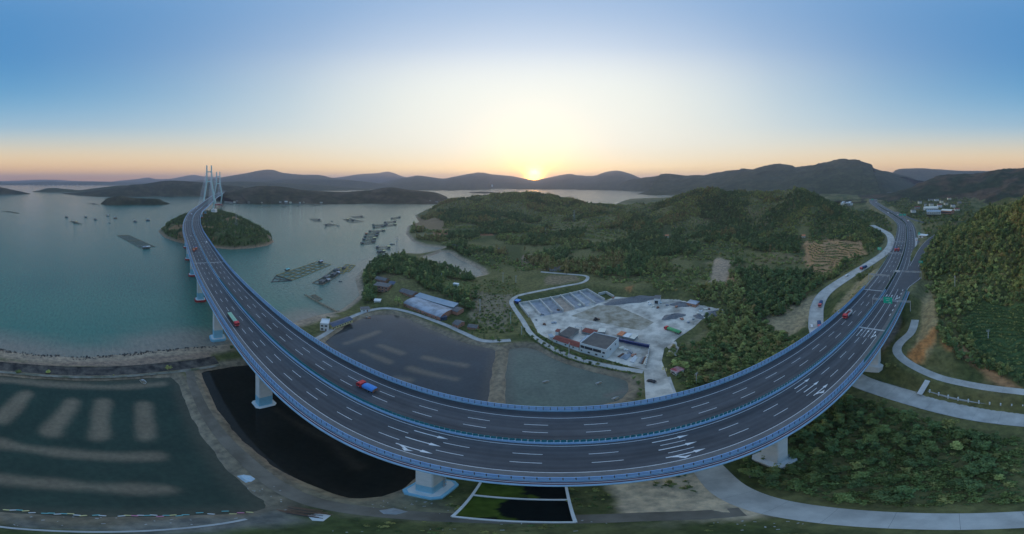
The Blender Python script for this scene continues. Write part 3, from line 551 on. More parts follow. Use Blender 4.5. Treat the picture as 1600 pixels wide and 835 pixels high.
def screens(o, s0, s1, me, rail):
    u = s0
    while u < s1 - 2:
        p, h = MW.at(u, o); q, h2 = MW.at(u + 2, o); e = ob('wind_screen_panel', me, via, p, math.atan2(q.y - p.y, q.x - p.x)); u += 2.0
    r = MB().sweep(MW, [(o - .09, 2.87), (o + .09, 2.87), (o + .09, 2.97), (o - .09, 2.97)], s0, s1, 4); r.build('top_rail', rail, via)
screens(-16.15, S0 - 175, S_G, near_p, M['screen']); screens(16.22, S0 - 210, S0 + 150, far_p, M['screenlt']); screens(-16.15, S_G, S_END, green_p, M['teal'])
struct(MB().sweep(MW, [(-16.19, .92), (-16.11, .92), (-16.11, 2.87), (-16.19, 2.87)], S_V0, S0 - 175, 5).build('far_screen', M['screen'], via), None, 'stuff')
struct(MB().sweep(MW, [(16.18, .92), (16.26, .92), (16.26, 2.87), (16.18, 2.87)], S_V0, S0 - 210, 5).build('far_screen', M['screen'], via), None, 'stuff')
struct(MB().sweep(MW, [(16.18, .92), (16.26, .92), (16.26, 2.6), (16.18, 2.6)], S0 + 150, S_END, 5).build('far_screen', M['screen'], via), None, 'stuff')
MB().sweep(MW, [(-.42, .0), (.42, .0), (.28, .95), (-.28, .95)], S_V0, S_END, 4).build('median_barrier', M['screenlt'], via)
bb = MB(); bb.box((0, 0, 1.62), (1.2, .07, 1.4)); bb.box((.5, 0, 1.25), (.07, .2, .6)); board = bb.mesh('anti_glare_board', M['teal'])
u = S0 - 200
while u < S0 + 200: p, h = MW.at(u); ob('anti_glare_board', board, via, p, h + .12); u += 1.4
bb = MB(); u = S_V0
while u < S_END:
    if abs(u - S0) > 200: p, h = MW.at(u, 0, 1.4); bb.box(p, (1.2, .08, .95), h + .15)
    u += 2.0
struct(bb.build('distant_anti_glare_boards', M['teal'], via), None, 'stuff')
# ---- motorway on the ground beyond the abutment and beyond the far tower
S_W0, S_W1 = MW.near(232, 33)[0], MW.near(338, 34)[0]     # slip lane widens the near carriageway here
mo = MB(); flat(MW, -15.6, 15.6, 0, S_B - 200, .0, mb=mo)
mw = struct(mo.build('motorway', M['asphalt']), 'grey motorway running up the valley'); worn(MW, -15.6, 15.6, S_END, MW.len, (.085, .087, .094)).parent = mw
sl = MB(); n = 40; rows = []
for i in range(n + 1):
    u = S_END + 4 + (S_W1 + 40 - S_END - 4) * i / n; wd = 16 + 8.5 * smooth(S_END + 4, S_W0, u); rows += [MW.at(u, -15.6, .004)[0], MW.at(u, -wd, .004)[0]]
sl.add(rows, [(2 * i, 2 * i + 1, 2 * i + 3, 2 * i + 2) for i in range(n)]); sl.build('slip_lane', M['asphalt'], mw)
MB().sweep(MW, [(-.3, .0), (.3, .0), (.3, 1.9), (-.3, 1.9)], S_END, MW.near(900, 185)[0], 4).build('median_hedge', mat('hedge_leaf', (.012, .03, .014), (.03, .06, .025), .8, .95, bump=.2, bscale=2.5), mw)
flat(RAMP, -4.6, 4.6, 0, RAMP.len, .02).build('slip_road', M['asphalt'], mw); flat(LOOP, -4, 4, 0, LOOP.len, .02).build('link_road', M['asphalt'], mw)
for o in (-4.2, 4.2): flat(RAMP, o - .12, o + .12, 60, RAMP.len, .03).build('edge_line', M['paint'], mw)
for o in (-16.4, 16.2):
    a = S_W1 + 60 if o < 0 else S_END
    g_ = MB().sweep(MW, [(o - .06, .4), (o + .06, .4), (o + .06, .85), (o - .06, .85)], a, MW.len - 50, 5); g_.build('guard_rail', M['steel'] if o < 0 else M['screen'], mw)
# ---- markings
dash = MB().add([(0, -.1, 0), (6, -.1, 0), (6, .1, 0), (0, .1, 0)], [(0, 1, 2, 3)]).mesh('lane_dash', M['paint'])
far_d = {id(via): MB(), id(mw): MB()}
for o, ph in ((-5.1, ms(800, 710)[0]), (-8.85, ms(795.5, 723)[0]), (5.1, ms(816, 676)[0]), (8.85, ms(818.5, 665)[0])):
    k0 = int((S_B - ph) // 15); u = ph + k0 * 15
    while u < MW.len - 300:
        own = via if S_V0 < u < S_END - 6 else mw if u >= S_END else None
        if own is None or (o < 0 and ms(1338, 524)[0] < u < S_W0 + 60): u += 15; continue
        p, h = MW.at(u, o, .012); q, _ = MW.at(u + 6, o, .012); a = math.atan2(q.y - p.y, q.x - p.x)
        if abs(u - S0) < 330: ob('lane_dash', dash, own, p, a)
        else: wd = .12; far_d[id(own)].box((p + q) / 2, (6, .26, .006), a)
        u += 15
for own in (via, mw): struct(far_d[id(own)].build('distant_lane_dashes', M['paint'], own), None, 'stuff')
for o, a, b in ((-12.7, S_V0, ms(1345, 522)[0]), (12.6, S_V0, S_END), (-1.3, S_V0, S_END), (1.3, S_V0, S_END)): flat(MW, o - .1, o + .1, a, b, .012).build('edge_line', M['paint'], via)
for o, a, b in ((-12.7, S_W1 + 40, MW.len - 100), (12.6, S_END, MW.len - 100), (-1.3, S_END, S_END + 500), (1.3, S_END, S_END + 500)): flat(MW, o - .13, o + .13, a, b, .012).build('edge_line', M['paint'], mw)
sL0, sL1 = ms(1338, 524)[0], S_W0 + 60
for o in (-5.1, -8.85):
    flat(MW, o - .1, o + .1, sL0, S_END, .012).build('lane_line', M['paint'], via); flat(MW, o - .1, o + .1, S_END, sL1, .012).build('lane_line', M['paint'], mw)
u = ms(1388, 492)[0]
while u < S_W1 - 20: p, h = MW.at(u, -12.6, .014); MB().box((0, 0, 0), (3, .45, .006)).build('lane_dash', M['paint'], via if u < S_END else mw, p, h); u += 7
rows = []; 
for i in range(21):
    u = S_END + 2 + (S_W1 + 30 - S_END) * i / 20; wd = 15.4 + 8 * float(smooth(S_END + 4, S_W0, u)); rows += [MW.at(u, -wd, .014)[0], MW.at(u, -wd - .25, .014)[0]]
MB().add(rows, [(2 * i, 2 * i + 1, 2 * i + 3, 2 * i + 2) for i in range(20)]).build('edge_line', M['paint'], mw)
gp0, gp1 = S_W1 - 25, S_W1 + 60
MB().add([MW.at(gp0, -13.0, .016)[0], MW.at(gp0, -13.6, .016)[0], MW.at(gp1, -17.5, .016)[0], MW.at(gp1, -13.2, .016)[0]], [(0, 1, 2, 3)]).build('gore_marking', M['joint'], mw)
def arrow(turn):
    b = MB(); z = 0
    b.add([(-4.5, -.16, z), (1.8, -.16, z), (1.8, .16, z), (-4.5, .16, z)], [(0, 1, 2, 3)]); b.add([(1.8, -.55, z), (4.5, 0, z), (1.8, .55, z)], [(0, 1, 2)])
    if turn: b.add([(-3.6, -.16, .001), (-2.2, -.16, .001), (-.6, -.95, .001), (-1.6, -.95, .001)], [(0, 1, 2, 3)]); b.add([(-2.3, -.9, .001), (.6, -.9, .001), (-1.2, -1.75, .001)], [(0, 1, 2)])
    return b.mesh('arrow', M['paint'])
a_s, a_t = arrow(False), arrow(True)
for px, py in ((671, 682), (1049, 687), (1258, 601), (1342, 519), (1388, 464)):
    u, _ = ms(px, py)
    for o, me in ((-3.2, a_s), (-6.95, a_s), (-10.6, a_t)):
        p, h = MW.at(u + (o + 7) * -.0, o, .013); ob('turn_arrow' if me is a_t else 'straight_arrow', me, via if u < S_END else mw, p, h)
for px, py in ((318, 411), (300, 346), (1347, 512), (1378, 455)):
    u, _ = ms(px, py)
    a, b = (-15.9, -.5) if py == 512 else (.5, 16) if py == 455 else (-15.9, 16)
    flat(MW, a, b, u - .7, u + .7, .014).build('expansion_joint', M['joint'], via if u < S_END else mw)
# ---- piers
def pier(u, o, zb, fender):
    p, h = MW.at(u, o); z1 = p.z - 3.25
    e = ob('pier', None, via, (p.x, p.y, zb), h); hh = z1 - zb
    def oct_(w, d, c): return [(-w, -d + c), (-w + c, -d), (w - c, -d), (w, -d + c), (w, d - c), (w - c, d), (-w + c, d), (-w, d - c)]
    MB().prism(oct_(1.9, 3.0, .25), 7.0 + 2, hh).build('shaft', M['concwhite'], e)
    MB().prism(oct_(1.91, 3.01, .25), 1.6, 9.0).build('painted_base', M['bluepaint'] if fender != 'bare' else M['concwhite'], e)
    MB().prism(oct_(2.3, 4.2, .3), hh - .01, hh + .55).build('bearing_cap', M['concwhite'], e)
    MB().prism(oct_(4.2, 5.2, 1.4), -4, 1.6).build('pile_cap', M['redbase'] if fender == 'red' else M['bluepaint'] if fender == 'blue' else M['concwhite'], e)
    if fender != 'bare': MB().prism(oct_(3.5, 4.5, 1.2), 1.6, 1.85).build('cap_top', M['concwhite'], e)
    return e
first = None
for k, x in enumerate((-13.1, 58.8, 130.0, -83, -156, -227, -298, -369, -441, -513, -585, -657, -722)):
    i = int(np.argmin(np.abs(MW.p[:, 0] - x))); u = MW.s[i]
    for o in (-11.4, 11.4):
        q = MW.at(u, o)[0]; g = float(hgt(q.x, q.y)) if q.x > -700 else 0
        gi = float(ihgt(np.array([q.x]), np.array([q.y]))[0]) if -740 < q.x < -420 else -9
        zb = max(g, gi, 0); e = pier(u, o, zb if zb > 1.5 else .3, 'red' if x < -190 else 'bare' if x > 20 else 'blue')
        if x == -13.1 and o < 0:
            lad = MB()
            for yy in (-.3, .3): lad.tube((2.15, yy + 1.2, 1.7), (2.15, yy + 1.2, 26), .05, n=4)
            for z in np.arange(2.2, 26, .6): lad.tube((2.15, .9, z), (2.15, 1.5, z), .035, n=4)
            for z in np.arange(4, 26, 3.0): lad.box((2.3, 1.2, z), (.5, .9, .12))
            lad.build('ladder', M['steel'], e)
# ------------------------------------------------------------------ cable-stayed bridge
cb = thing('cable_stayed_bridge', 'far cable stayed bridge with two pale blue twin legged towers', 'bridge')
MB().sweep(MW, [(-17, 0), (-17, -1), (-12, -2.6), (12, -2.6), (17, -1), (17, 0)], S_B - 200, S_V0, 12).build('deck', M['fascia'], cb)
flat(MW, -15.8, 15.8, S_B - 200, S_V0, .01, 12).build('asphalt_surface', M['asphalt'], cb)
for o in (-16.3, 16.3): MB().sweep(MW, [(o - .2, 0), (o + .2, 0), (o + .2, 2.2), (o - .2, 2.2)], S_B - 200, S_V0, 12).build('parapet', M['screenlt'], cb)
MB().sweep(MW, [(-.5, 0), (.5, 0), (.5, 1.8), (-.5, 1.8)], S_B - 200, S_V0, 12).build('median_barrier', M['teal'], cb)
M['tower'] = mat('tower_paint', (.40, .58, .66), (.34, .52, .6), .1, .6); M['cable'] = mat('stay_cable', (.34, .38, .42), None, rough=.6)
for su in (S_A, S_B):
    p, h = MW.at(su); t = ob('tower', None, cb, (p.x, p.y, 0), h); dk = p.z; top = dk + 133 if su == S_A else dk + 117
    for s in (-1, 1):
        b = MB(); prof = [(-3, 11.5, 4.6), (dk, 20.0, 4.6), (top - 62, 9.4, 4.0), (top - 58, 9.0, 3.8), (top, 8.7, 3.4)]
        for (z0, y0, w0), (z1, y1, w1) in zip(prof, prof[1:]):
            v = []
            for z, y, w_ in ((z0, y0, w0), (z1, y1, w1)):
                for i, j in ((-1, -1), (1, -1), (1, 1), (-1, 1)): v.append((i * w_, s * y + j * w_ * .62, z))
            b.add(v, [(3, 2, 1, 0), (4, 5, 6, 7), (0, 1, 5, 4), (1, 2, 6, 5), (2, 3, 7, 6), (3, 0, 4, 7)])
        b.build('leg', M['tower'], t)
    for z, hw, hh in ((dk - 6, 18, 4), (top - 60, 8.6, 4), (top - 24, 7.9, 4)): MB().box((0, 0, z), (5, hw * 2, hh)).build('crossbeam', M['tower'], t)
    MB().prism([(-12, -20), (12, -20), (12, 20), (-12, 20)], -4, 2.5).build('pile_cap', M['redbase'], t)
    for s in (-1, 1):
        for dr in (-1, 1):
            for k in range(9):
                q, _ = MW.at(su + dr * (24 + k * 20), s * 15.5, .5); ql = Vector((q.x - p.x, q.y - p.y, q.z)); ql.rotate(Quaternion((0, 0, 1), -h))
                MB().tube((0, s * 8.8, top - 52 + k * 5.2), ql, .22, n=4, cap=False).build('stay_cable', M['cable'], t)
# ------------------------------------------------------------------ smaller roads
def road(name, path, hw, m, label, kerb=None, edge=True, z=.0):
    o = struct(flat(path, -hw, hw, 0, path.len, z, 2.5).build(name, m), label)
    if m is M['road'] and hw > 2:
        j = MB(); u = 2.0
        while u < path.len: p, h = path.at(u, 0, z + .006); j.box(p, (.045, hw * 2 - .1, .004), h); u += 9.0
        struct(j.build('slab_joints', M['shoulder'], o), None, 'stuff')
    if kerb:
        for s in (-1, 1): a, b = sorted((s * hw, s * (hw + .35))); MB().sweep(path, [(a, -.3), (b, -.3), (b, z + .14), (a, z + .14)], 0, path.len, 3).build('kerb', kerb, o)
    return o
road('side_road', SIDE, 5.0, M['road'], 'pale concrete road that dips under the viaduct', M['conc'])
road('hill_path', HILLPATH, 2.4, M['road'], 'pale concrete path along the foot of the right hill')
road('lower_road', BOTTOM, 3.9, M['road'], 'wide pale concrete lane passing under the viaduct to the yard')
road('yard_road', YROAD, 1.9, M['road'], 'narrow concrete lane bending round the storage bays')
road('dike_road', DIKE, 1.5, M['conc'], 'concrete lane on the dike behind the grey blue pond', M['conc'])
road('dirt_track', TRACK, 2.1, M['dirt'], 'brown dirt track winding between the ponds')
# ------------------------------------------------------------------ vehicles
def pmat(name, c, rough=.4): return mat(name, c, tuple(x * .8 for x in c), 1.5, rough)
V = dict(red=pmat('red_cab', (.50, .035, .04)), pink=pmat('faded_red_cab', (.52, .10, .10)), orange=pmat('orange_cab', (.55, .13, .05)), blue=pmat('blue_tarp', (.05, .20, .52), .6), dblue=pmat('dark_blue_load', (.03, .07, .16), .7), lgreen=pmat('pale_green_tarp', (.30, .48, .36), .7),
         green=pmat('green_tarp', (.08, .30, .12), .7), rust=pmat('rusty_bed', (.16, .09, .06), .8), white=pmat('vehicle_white', (.7, .71, .72)), grey=pmat('grey_body', (.25, .26, .27), .6), black=pmat('black_car', (.02, .02, .024), .25), silver=pmat('silver', (.45, .46, .47), .35), redload=pmat('red_inside', (.22, .03, .03), .8))
M['lamp_red'] = pmat('tail_lamp', (.4, .02, .02)); M['lamp_w'] = pmat('head_lamp', (.7, .7, .65))
wheel_me = None
def wheel_mesh(r, w):
    b = MB(); b.tube((0, -w / 2, 0), (0, w / 2, 0), r, n=12); b.tube((0, -w / 2 - .02, 0), (0, w / 2 + .02, 0), r * .5, n=8, m=1); return b.mesh('wheel', [M['tyre'], M['steel']])
WH = wheel_mesh(.5, .35); WHC = wheel_mesh(.33, .22)
def arch(w, h, l0, l1, z, n=6, rise=.5):
    """a tarp bulging over its load"""
    b = MB(); sec = []
    for i in range(n + 1): t = i / n; sec.append((-w / 2 + w * t, z + h + rise * math.sin(math.pi * t)))
    sec = [(-w / 2, z)] + sec + [(w / 2, z)]; k = len(sec); xs = [l0, l0 + .5, (l0 + l1) / 2, l1 - .5, l1]; v = []
    for j, x in enumerate(xs):
        d = 0 if j in (1, 2, 3) else -.35
        for q, (y, zz) in enumerate(sec): v.append((x, y * (1 if d == 0 else .97), zz + (d if 0 < q < k - 1 else 0) + (.12 if j == 2 and 0 < q < k - 1 else 0)))
    f = [(j * k + i, j * k + i + 1, (j + 1) * k + i + 1, (j + 1) * k + i) for j in range(len(xs) - 1) for i in range(k - 1)] + [tuple(range(k)), tuple(range(5 * k - 1, 4 * k - 1, -1))]
    return b.add(v, f)
def truck(label, pos, rz, cab, bed, load, length=9.0, kind='tarp', group=None, bedh=1.1):
    t = thing('truck', label, 'truck', pos, rz, group); L2 = length / 2; w = 2.5
    c = MB(); x1 = L2; x0 = L2 - 2.2                                          # cab: sloped windscreen, roof fairing
    pr = [(x0, .7), (x1, .7), (x1 + .05, 1.7), (x1 - .12, 2.55), (x1 - .45, 2.95), (x0, 3.15)]
    v = [(x, -w / 2, z) for x, z in pr] + [(x, w / 2, z) for x, z in pr]; n = len(pr)
    c.add(v, [tuple(range(n)), tuple(range(2 * n - 1, n - 1, -1))] + [(i, i + n, (i + 1) % n + n, (i + 1) % n) for i in range(n)])
    cb_ = c.build('cab', cab, t)
    MB().add([(x1 + .07, -1.1, 1.75), (x1 + .07, 1.1, 1.75), (x1 - .08, 1.05, 2.5), (x1 - .08, -1.05, 2.5)], [(0, 1, 2, 3)]).build('windscreen', M['glass'], cb_)
    for s in (-1, 1):
        MB().add([(x1 - .2, s * (w / 2 + .01), 1.8), (x0 + .7, s * (w / 2 + .01), 1.8), (x0 + .7, s * (w / 2 + .01), 2.5), (x1 - .35, s * (w / 2 + .01), 2.5)], [(0, 1, 2, 3)]).build('side_window', M['glass'], cb_)
        MB().box((x1 + .03, s * .95, 1.0), (.1, .4, .22)).build('headlight', M['lamp_w'], cb_); MB().box((x1 - .1, s * (w / 2 + .2), 2.2), (.1, .2, .6)).build('mirror', M['dark'], cb_)
    MB().box((-.4, 0, .85), (length - .9, .9, .3)).build('chassis', M['dark'], t)
    l0, l1 = -L2, x0 - .25
    b = MB(); b.box(((l0 + l1) / 2, 0, 1.15), (l1 - l0, w, .16))
    for s in (-1, 1): b.box(((l0 + l1) / 2, s * (w / 2 - .04), 1.23 + bedh / 2), (l1 - l0, .08, bedh))
    for x in (l0 + .04, l1 - .04): b.box((x, 0, 1.23 + bedh / 2), (.08, w - .17, bedh))
    b.build('cargo_bed', bed, t)
    if kind == 'tarp': arch(w + .06, bedh + .12, l0 + .02, l1 - .02, 1.35, rise=.45).build('tarp', load, t, shade=True)
    elif kind == 'open': MB().box(((l0 + l1) / 2, 0, 1.5), (l1 - l0 - .2, w - .2, .5)).build('load', load, t)
    elif kind == 'stack':
        k = 0
        for i in range(5):
            for j in (-1, 0, 1):
                MB().tube((l0 + .4 + i * (l1 - l0 - .4) / 5, j * .78, 2.15 + bedh * .3), (l0 + .2 + (i + 1) * (l1 - l0 - .4) / 5, j * .78, 2.15 + bedh * .3), .40, n=8).build('cargo_roll', load, t)
    for x in ([x1 - 1.1, l0 + 1.1, l0 + 2.3] + ([l0 + 3.5, x1 - 2.6] if length > 10 else [])):
        for s in (-1, 1): ob('wheel', WH, t, (x, s * 1.05, .5))
    for s in (-1, 1): MB().box((l0 - .03, s * .95, 1.0), (.06, .35, .15)).build('tail_light', M['lamp_red'], t)
    return t
def car(label, pos, rz, m, van=False, group=None):
    t = thing('van' if van else 'car', label, 'van' if van else 'car', pos, rz, group); w = 1.8
    pr = [(-2.2, .35), (2.2, .35), (2.25, .75), (1.5, .9), (.8, 1.42), (-1.2, 1.45), (-1.9, .95), (-2.25, .9)] if not van else [(-2.4, .35), (2.4, .35), (2.45, .9), (2.0, 1.15), (1.5, 1.95), (-2.3, 2.0), (-2.45, 1.0)]
    n = len(pr); v = []
    for s in (-1, 1):
        for x, z in pr: v.append((x, s * w / 2 * (1 if z < 1.0 else .84), z))
    b = MB().add(v, [tuple(range(n)), tuple(range(2 * n - 1, n - 1, -1))] + [(i, i + n, (i + 1) % n + n, (i + 1) % n) for i in range(n)]); b.build('body', m, t)
    a, c = (pr[3], pr[4])
    def lerp(f, y): return (a[0] + (c[0] - a[0]) * f + .02, y, a[1] + (c[1] - a[1]) * f + .02)
    MB().add([lerp(.1, -.75), lerp(.1, .75), lerp(.92, .68), lerp(.92, -.68)], [(0, 1, 2, 3)]).build('windscreen', M['glass'], t)
    zz = 1.0 if not van else 1.2
    for s in (-1, 1): MB().box((-.2, s * (w / 2 * .9), zz + .2), (2.0, .12, .32)).build('side_window', M['glass'], t)
    for x in (-1.35, 1.35):
        for s in (-1, 1): ob('wheel', WHC, t, (x, s * .82, .33))
    for s in (-1, 1): MB().box((2.22, s * .65, .72), (.08, .3, .14)).build('headlight', M['lamp_w'], t)
    return t
def lane(px, py, o, rev=None):
    u, _ = ms(px, py, DECK + 1); p, h = MW.at(u, o, .02); return p, (h + math.pi if o > 0 else h)
def onpath(P_, px, py, z, o, rev):
    p = G(px, py, z); u, _ = P_.near(p.x, p.y); q, h = P_.at(u, o, .02); return q, h + (math.pi if rev else 0)
truck('long truck with red cab and pale green load on the viaduct', *lane(357, 501, -10.5), V['red'], V['rust'], V['lgreen'], 15, 'stack')
truck('dump truck with red cab and bright blue tarp on the viaduct', *lane(571, 607, 7.0), V['red'], V['rust'], V['blue'], 7.4, 'tarp')
truck('orange cab lorry driving beside a blue loaded one near the island', *lane(294, 391, -10.6), V['orange'], V['rust'], V['rust'], 10, 'tarp')
truck('blue loaded lorry with reddish bed in the middle lane near the island', *lane(299.5, 388.5, -7), V['orange'], V['rust'], V['dblue'], 10, 'tarp')
car('white van on the viaduct beside the inner edge near the island', *lane(320, 379, 10.5), V['white'], True)
car('silver grey car on the outer lane of the viaduct by the island', *lane(294.5, 369, -7), V['silver'])
truck('small blue and white lorry on the viaduct above the island', *lane(297, 337.5, -6.9), V['white'], V['grey'], V['blue'], 8, 'tarp')
car('pale car on the bridge where it leaves the island', *lane(305, 329, -10.4), V['white'], True)
car('dark car far up the bridge before the first tower', *lane(316, 325, 6.9), V['black'])
truck('dump truck with red cab and white sides heading to the bridge', *lane(1335, 494, 10.4), V['red'], V['white'], V['redload'], 9, 'open', bedh=1.5)
truck('red cab lorry in the outer lane under the far gantries', *lane(1402, 390, 10.4), V['red'], V['rust'], V['dblue'], 11, 'tarp')
truck('red cab lorry in the middle lane under the far gantries', *lane(1407, 390, 6.9), V['red'], V['rust'], V['rust'], 11, 'tarp')
car('dark car on the motorway short of the green overhead signs', *lane(1422, 360, -7), V['black'])
truck('white and red lorry just past the green overhead signs', *lane(1414, 346, -10.4), V['orange'], V['white'], V['white'], 10, 'tarp')
car('dark blue car beside the lorry at the green overhead signs', *lane(1410, 342, -4), V['dblue'])
truck('white box lorry where the motorway bends up the valley', *lane(1386, 333, 7), V['white'], V['white'], V['white'], 10, 'tarp')
car('white van further up the motorway at the link road', *lane(1402, 335.5, -10.4), V['white'], True)
truck('pale lorry at the far bend of the motorway', *lane(1369, 317, -7), V['white'], V['grey'], V['silver'], 12, 'tarp')
truck('pink cab lorry with blue load, upper of two queueing on the side road', *onpath(SIDE, 1277, 475, 14, 2.2, False), V['pink'], V['rust'], V['dblue'], 9.5)
truck('pink cab lorry with blue load, lower of two queueing on the side road', *onpath(SIDE, 1274, 508, 11.5, 2.2, False), V['pink'], V['rust'], V['dblue'], 9.5)
truck('dark blue loaded lorry with red front coming down the side road', *onpath(SIDE, 1345, 417, 26, 2.2, False), V['pink'], V['rust'], V['dblue'], 11)
car('white car on the side road between two lorries', *onpath(SIDE, 1327, 432, 22, -2, True), V['white'])
car('white car at the edge of the side road by the viaduct', *onpath(SIDE, 1283, 508, 11.5, -3, True), V['white'])
car('white car at the upper end of the side road', *onpath(SIDE, 1382, 360, 31, -3, True), V['white'])
p = G(1044, 516, 4.0); q = G(1058, 521, 4.0)
truck('articulated truck with red cab and green tarp parked in the yard', (p + q) / 2, math.atan2(p.y - q.y, p.x - q.x), V['red'], V['rust'], V['green'], 13.5)
car('black car parked on the concrete lane outside the yard', tuple(G(1018, 597, 4.06)), 2.2, V['black'])

# ------------------------------------------------------------------ gantries, signs, poles
M['sign'] = mat('green_sign', (.0, .36, .22), (.0, .30, .19), .6, .45)
def gantry(label, u, o0, o1, signs, hgt_=6.8, panels=()):
    p, h = MW.at(u, (o0 + o1) / 2); t = thing('sign_gantry', label, 'gantry', (p.x, p.y, DECK), h); w = abs(o1 - o0)
    for s in (-1, 1):
        MB().tube((0, s * w / 2, 0), (0, s * w / 2, hgt_), .2, n=6).build('post', M['steel'], t)
    b = MB()
    for z in (hgt_ - .9, hgt_):
        for x in (-.4, .4): b.box((x, 0, z), (.14, w, .14))
    for i in range(int(w / 1.5)):
        y = -w / 2 + 1.5 * i; b.tube((.4, y, hgt_ - .9), (.4, y + 1.5, hgt_), .05, n=4); b.box((0, y, hgt_), (.8, .08, .08))
    b.build('truss', M['steel'], t)
    for yc, ww, hh, m in signs:
        s_ = MB().box((-.55, yc, hgt_ - .3), (.12, ww, hh)).build('sign_panel', m, t)
        if m is M['sign']:
            for k, (dy, dz, lw) in enumerate(((0, .5, .5), (0, -.1, .35), (-.2, -.7, .25))): MB().box((-.63, yc + dy * ww, hgt_ - .3 + dz * hh * .5), (.02, ww * lw, .3)).build('sign_lettering', M['white'], s_)
gantry('steel gantry with large green direction sign over the near carriageway', ms(1390, 484)[0], -23.5, .4, [(2.0, 5.6, 4.6, M['sign'])], 7.6)
gantry('steel gantry with a long grey panel over the outbound carriageway', ms(1384, 436)[0] - 8, .6, 18, [(0, 13, 1.6, M['steel'])])
gantry('steel gantry with small grey boards over the inbound carriageway', ms(1400, 434)[0], -24, -.2, [(-6, 3, 1.6, M['steel']), (0, 3, 1.6, M['steel']), (8, 4, 1.8, M['white'])])
gantry('plain steel gantry before the two red lorries', ms(1396, 404)[0], .6, 18, [(3, 5, 1.3, M['steel'])])
gantry('plain steel gantry behind the two red lorries', ms(1400, 385)[0], .6, 18, [(-2, 4, 1.3, M['steel'])])
gantry('gantry with two green signs at the link road', ms(1410, 341)[0], -19, .4, [(-4.5, 6.5, 4.4, M['sign']), (4.5, 6.5, 4.4, M['sign'])], 8.2)
gantry('far gantry with a green sign at the valley bend', ms(1368, 315)[0], -17, 17, [(4, 9, 4.4, M['sign'])], 8.4)
def roadsign(label, p, rz, w, h, z=3.2):
    t = thing('road_sign', label, 'sign', p, rz); MB().tube((0, 0, 0), (0, 0, z + h), .1, n=6).build('post', M['steel'], t)
    s_ = MB().box((-.12, 0, z + h / 2), (.08, w, h)).build('sign_panel', M['sign'], t)
    for k in (.25, -.1): MB().box((-.17, 0, z + h / 2 + k * h), (.02, w * .6, h * .14)).build('sign_lettering', M['white'], s_)
roadsign('green exit sign in the gore between motorway and slip road', MW.at(S_W1 + 62, -19)[0], MW.at(S_W1)[1], 3.2, 5)
roadsign('green sign beside the slip road at the foot of the right hill', RAMP.at(62, -6.5)[0], MW.at(S_W1)[1], 4.2, 2.6)
roadsign('green sign on the verge between side road and motorway', onpath(SIDE, 1378, 397, 27, -7, False)[0], -.2, 5.2, 3.6)
t = thing('crash_cushion', 'orange striped crash cushion at the point of the gore', 'crash cushion', MW.at(S_W1 + 40, -14.8, .02)[0], MW.at(S_W1)[1])
for k in range(4): MB().tube((k * 1.0, 0, 0), (k * 1.0, 0, 1.1), .5, n=8).build('drum', V['orange'], t)
def pole(label, p, h=11, arms=2, group=None):
    t = thing('power_pole', label, 'pole', p, random.random() * 3, group); MB().tube((0, 0, -.5), (0, 0, h), .2, .13, 8).build('post', M['concwhite'], t)
    for k in range(arms):
        MB().box((0, 0, h - .5 - k * .9), (2.2, .14, .14)).build('crossarm', M['steel'], t)
        for x in (-1, 0, 1): MB().tube((x, 0, h - .43 - k * .9), (x, 0, h - .1 - k * .9), .07, n=6).build('insulator', M['white'], t)
    return t
for px, py, lab, h in ((750, 487, 'concrete power pole on the brown slope left of the storage bays', 13), (798, 507, 'concrete power pole by the bend of the yard lane', 12), (815, 524, 'concrete power pole with a white box near the yard lane corner', 8), (786, 441, 'power pole on the grassy flat behind the headland', 12), (690, 440, 'white power pole on the headland clearing', 10), (889, 556, 'concrete power pole in front of the white yard building', 11),
                       (1492, 452, 'white power pole standing on the right hillside', 12), (1544, 530, 'thin pole in the tea rows of the right hill', 7), (1088, 600, 'white power pole among trees above the yard gate', 9), (852, 368, 'pale pole on the central hill below the sunset', 16), (806, 442, 'small power pole beside the brown fields', 9)):
    pole(lab, hit(px, py) - Vector((0, 0, .3)), h)
def lattice(label, p, h):
    t = thing('lattice_mast', label, 'pylon', p); b = MB(); w = h * .09
    f = lambda z: w * (1 - .85 * z / h)
    zs = np.linspace(0, h, 8)
    for i, j in ((-1, -1), (1, -1), (1, 1), (-1, 1)): b.tube((i * w, j * w, 0), (i * f(h), j * f(h), h), .14, .08, 4)
    for z0, z1 in zip(zs, zs[1:]):
        a, c = f(z0), f(z1)
        for s in (-1, 1): b.tube((-a, s * a, z0), (c, s * c, z1), .07, n=4); b.tube((a, s * a, z0), (-c, s * c, z1), .07, n=4); b.tube((s * a, -a, z0), (s * c, c, z1), .07, n=4)
    b.build('mast', M['steel'], t)
    for z in (.8, .92): MB().box((0, 0, h * z), (h * .28, .3, .3)).build('crossarm', M['steel'], t)
lattice('grey lattice pylon rising behind the wooded headland', Vector(tuple(G(620.5, 401, 2)[:2]) + (1.0,)), 32)
lattice('lattice pylon on the island slope beside the bridge', Vector(D(369, 360, 585)[:2] + (18,)) if False else Vector((D(369, 360, 585).x, D(369, 360, 585).y, 20)), 28)
lattice('lattice pylon on the slope of the central hill right of the sunset', hit(897, 347) , 30)
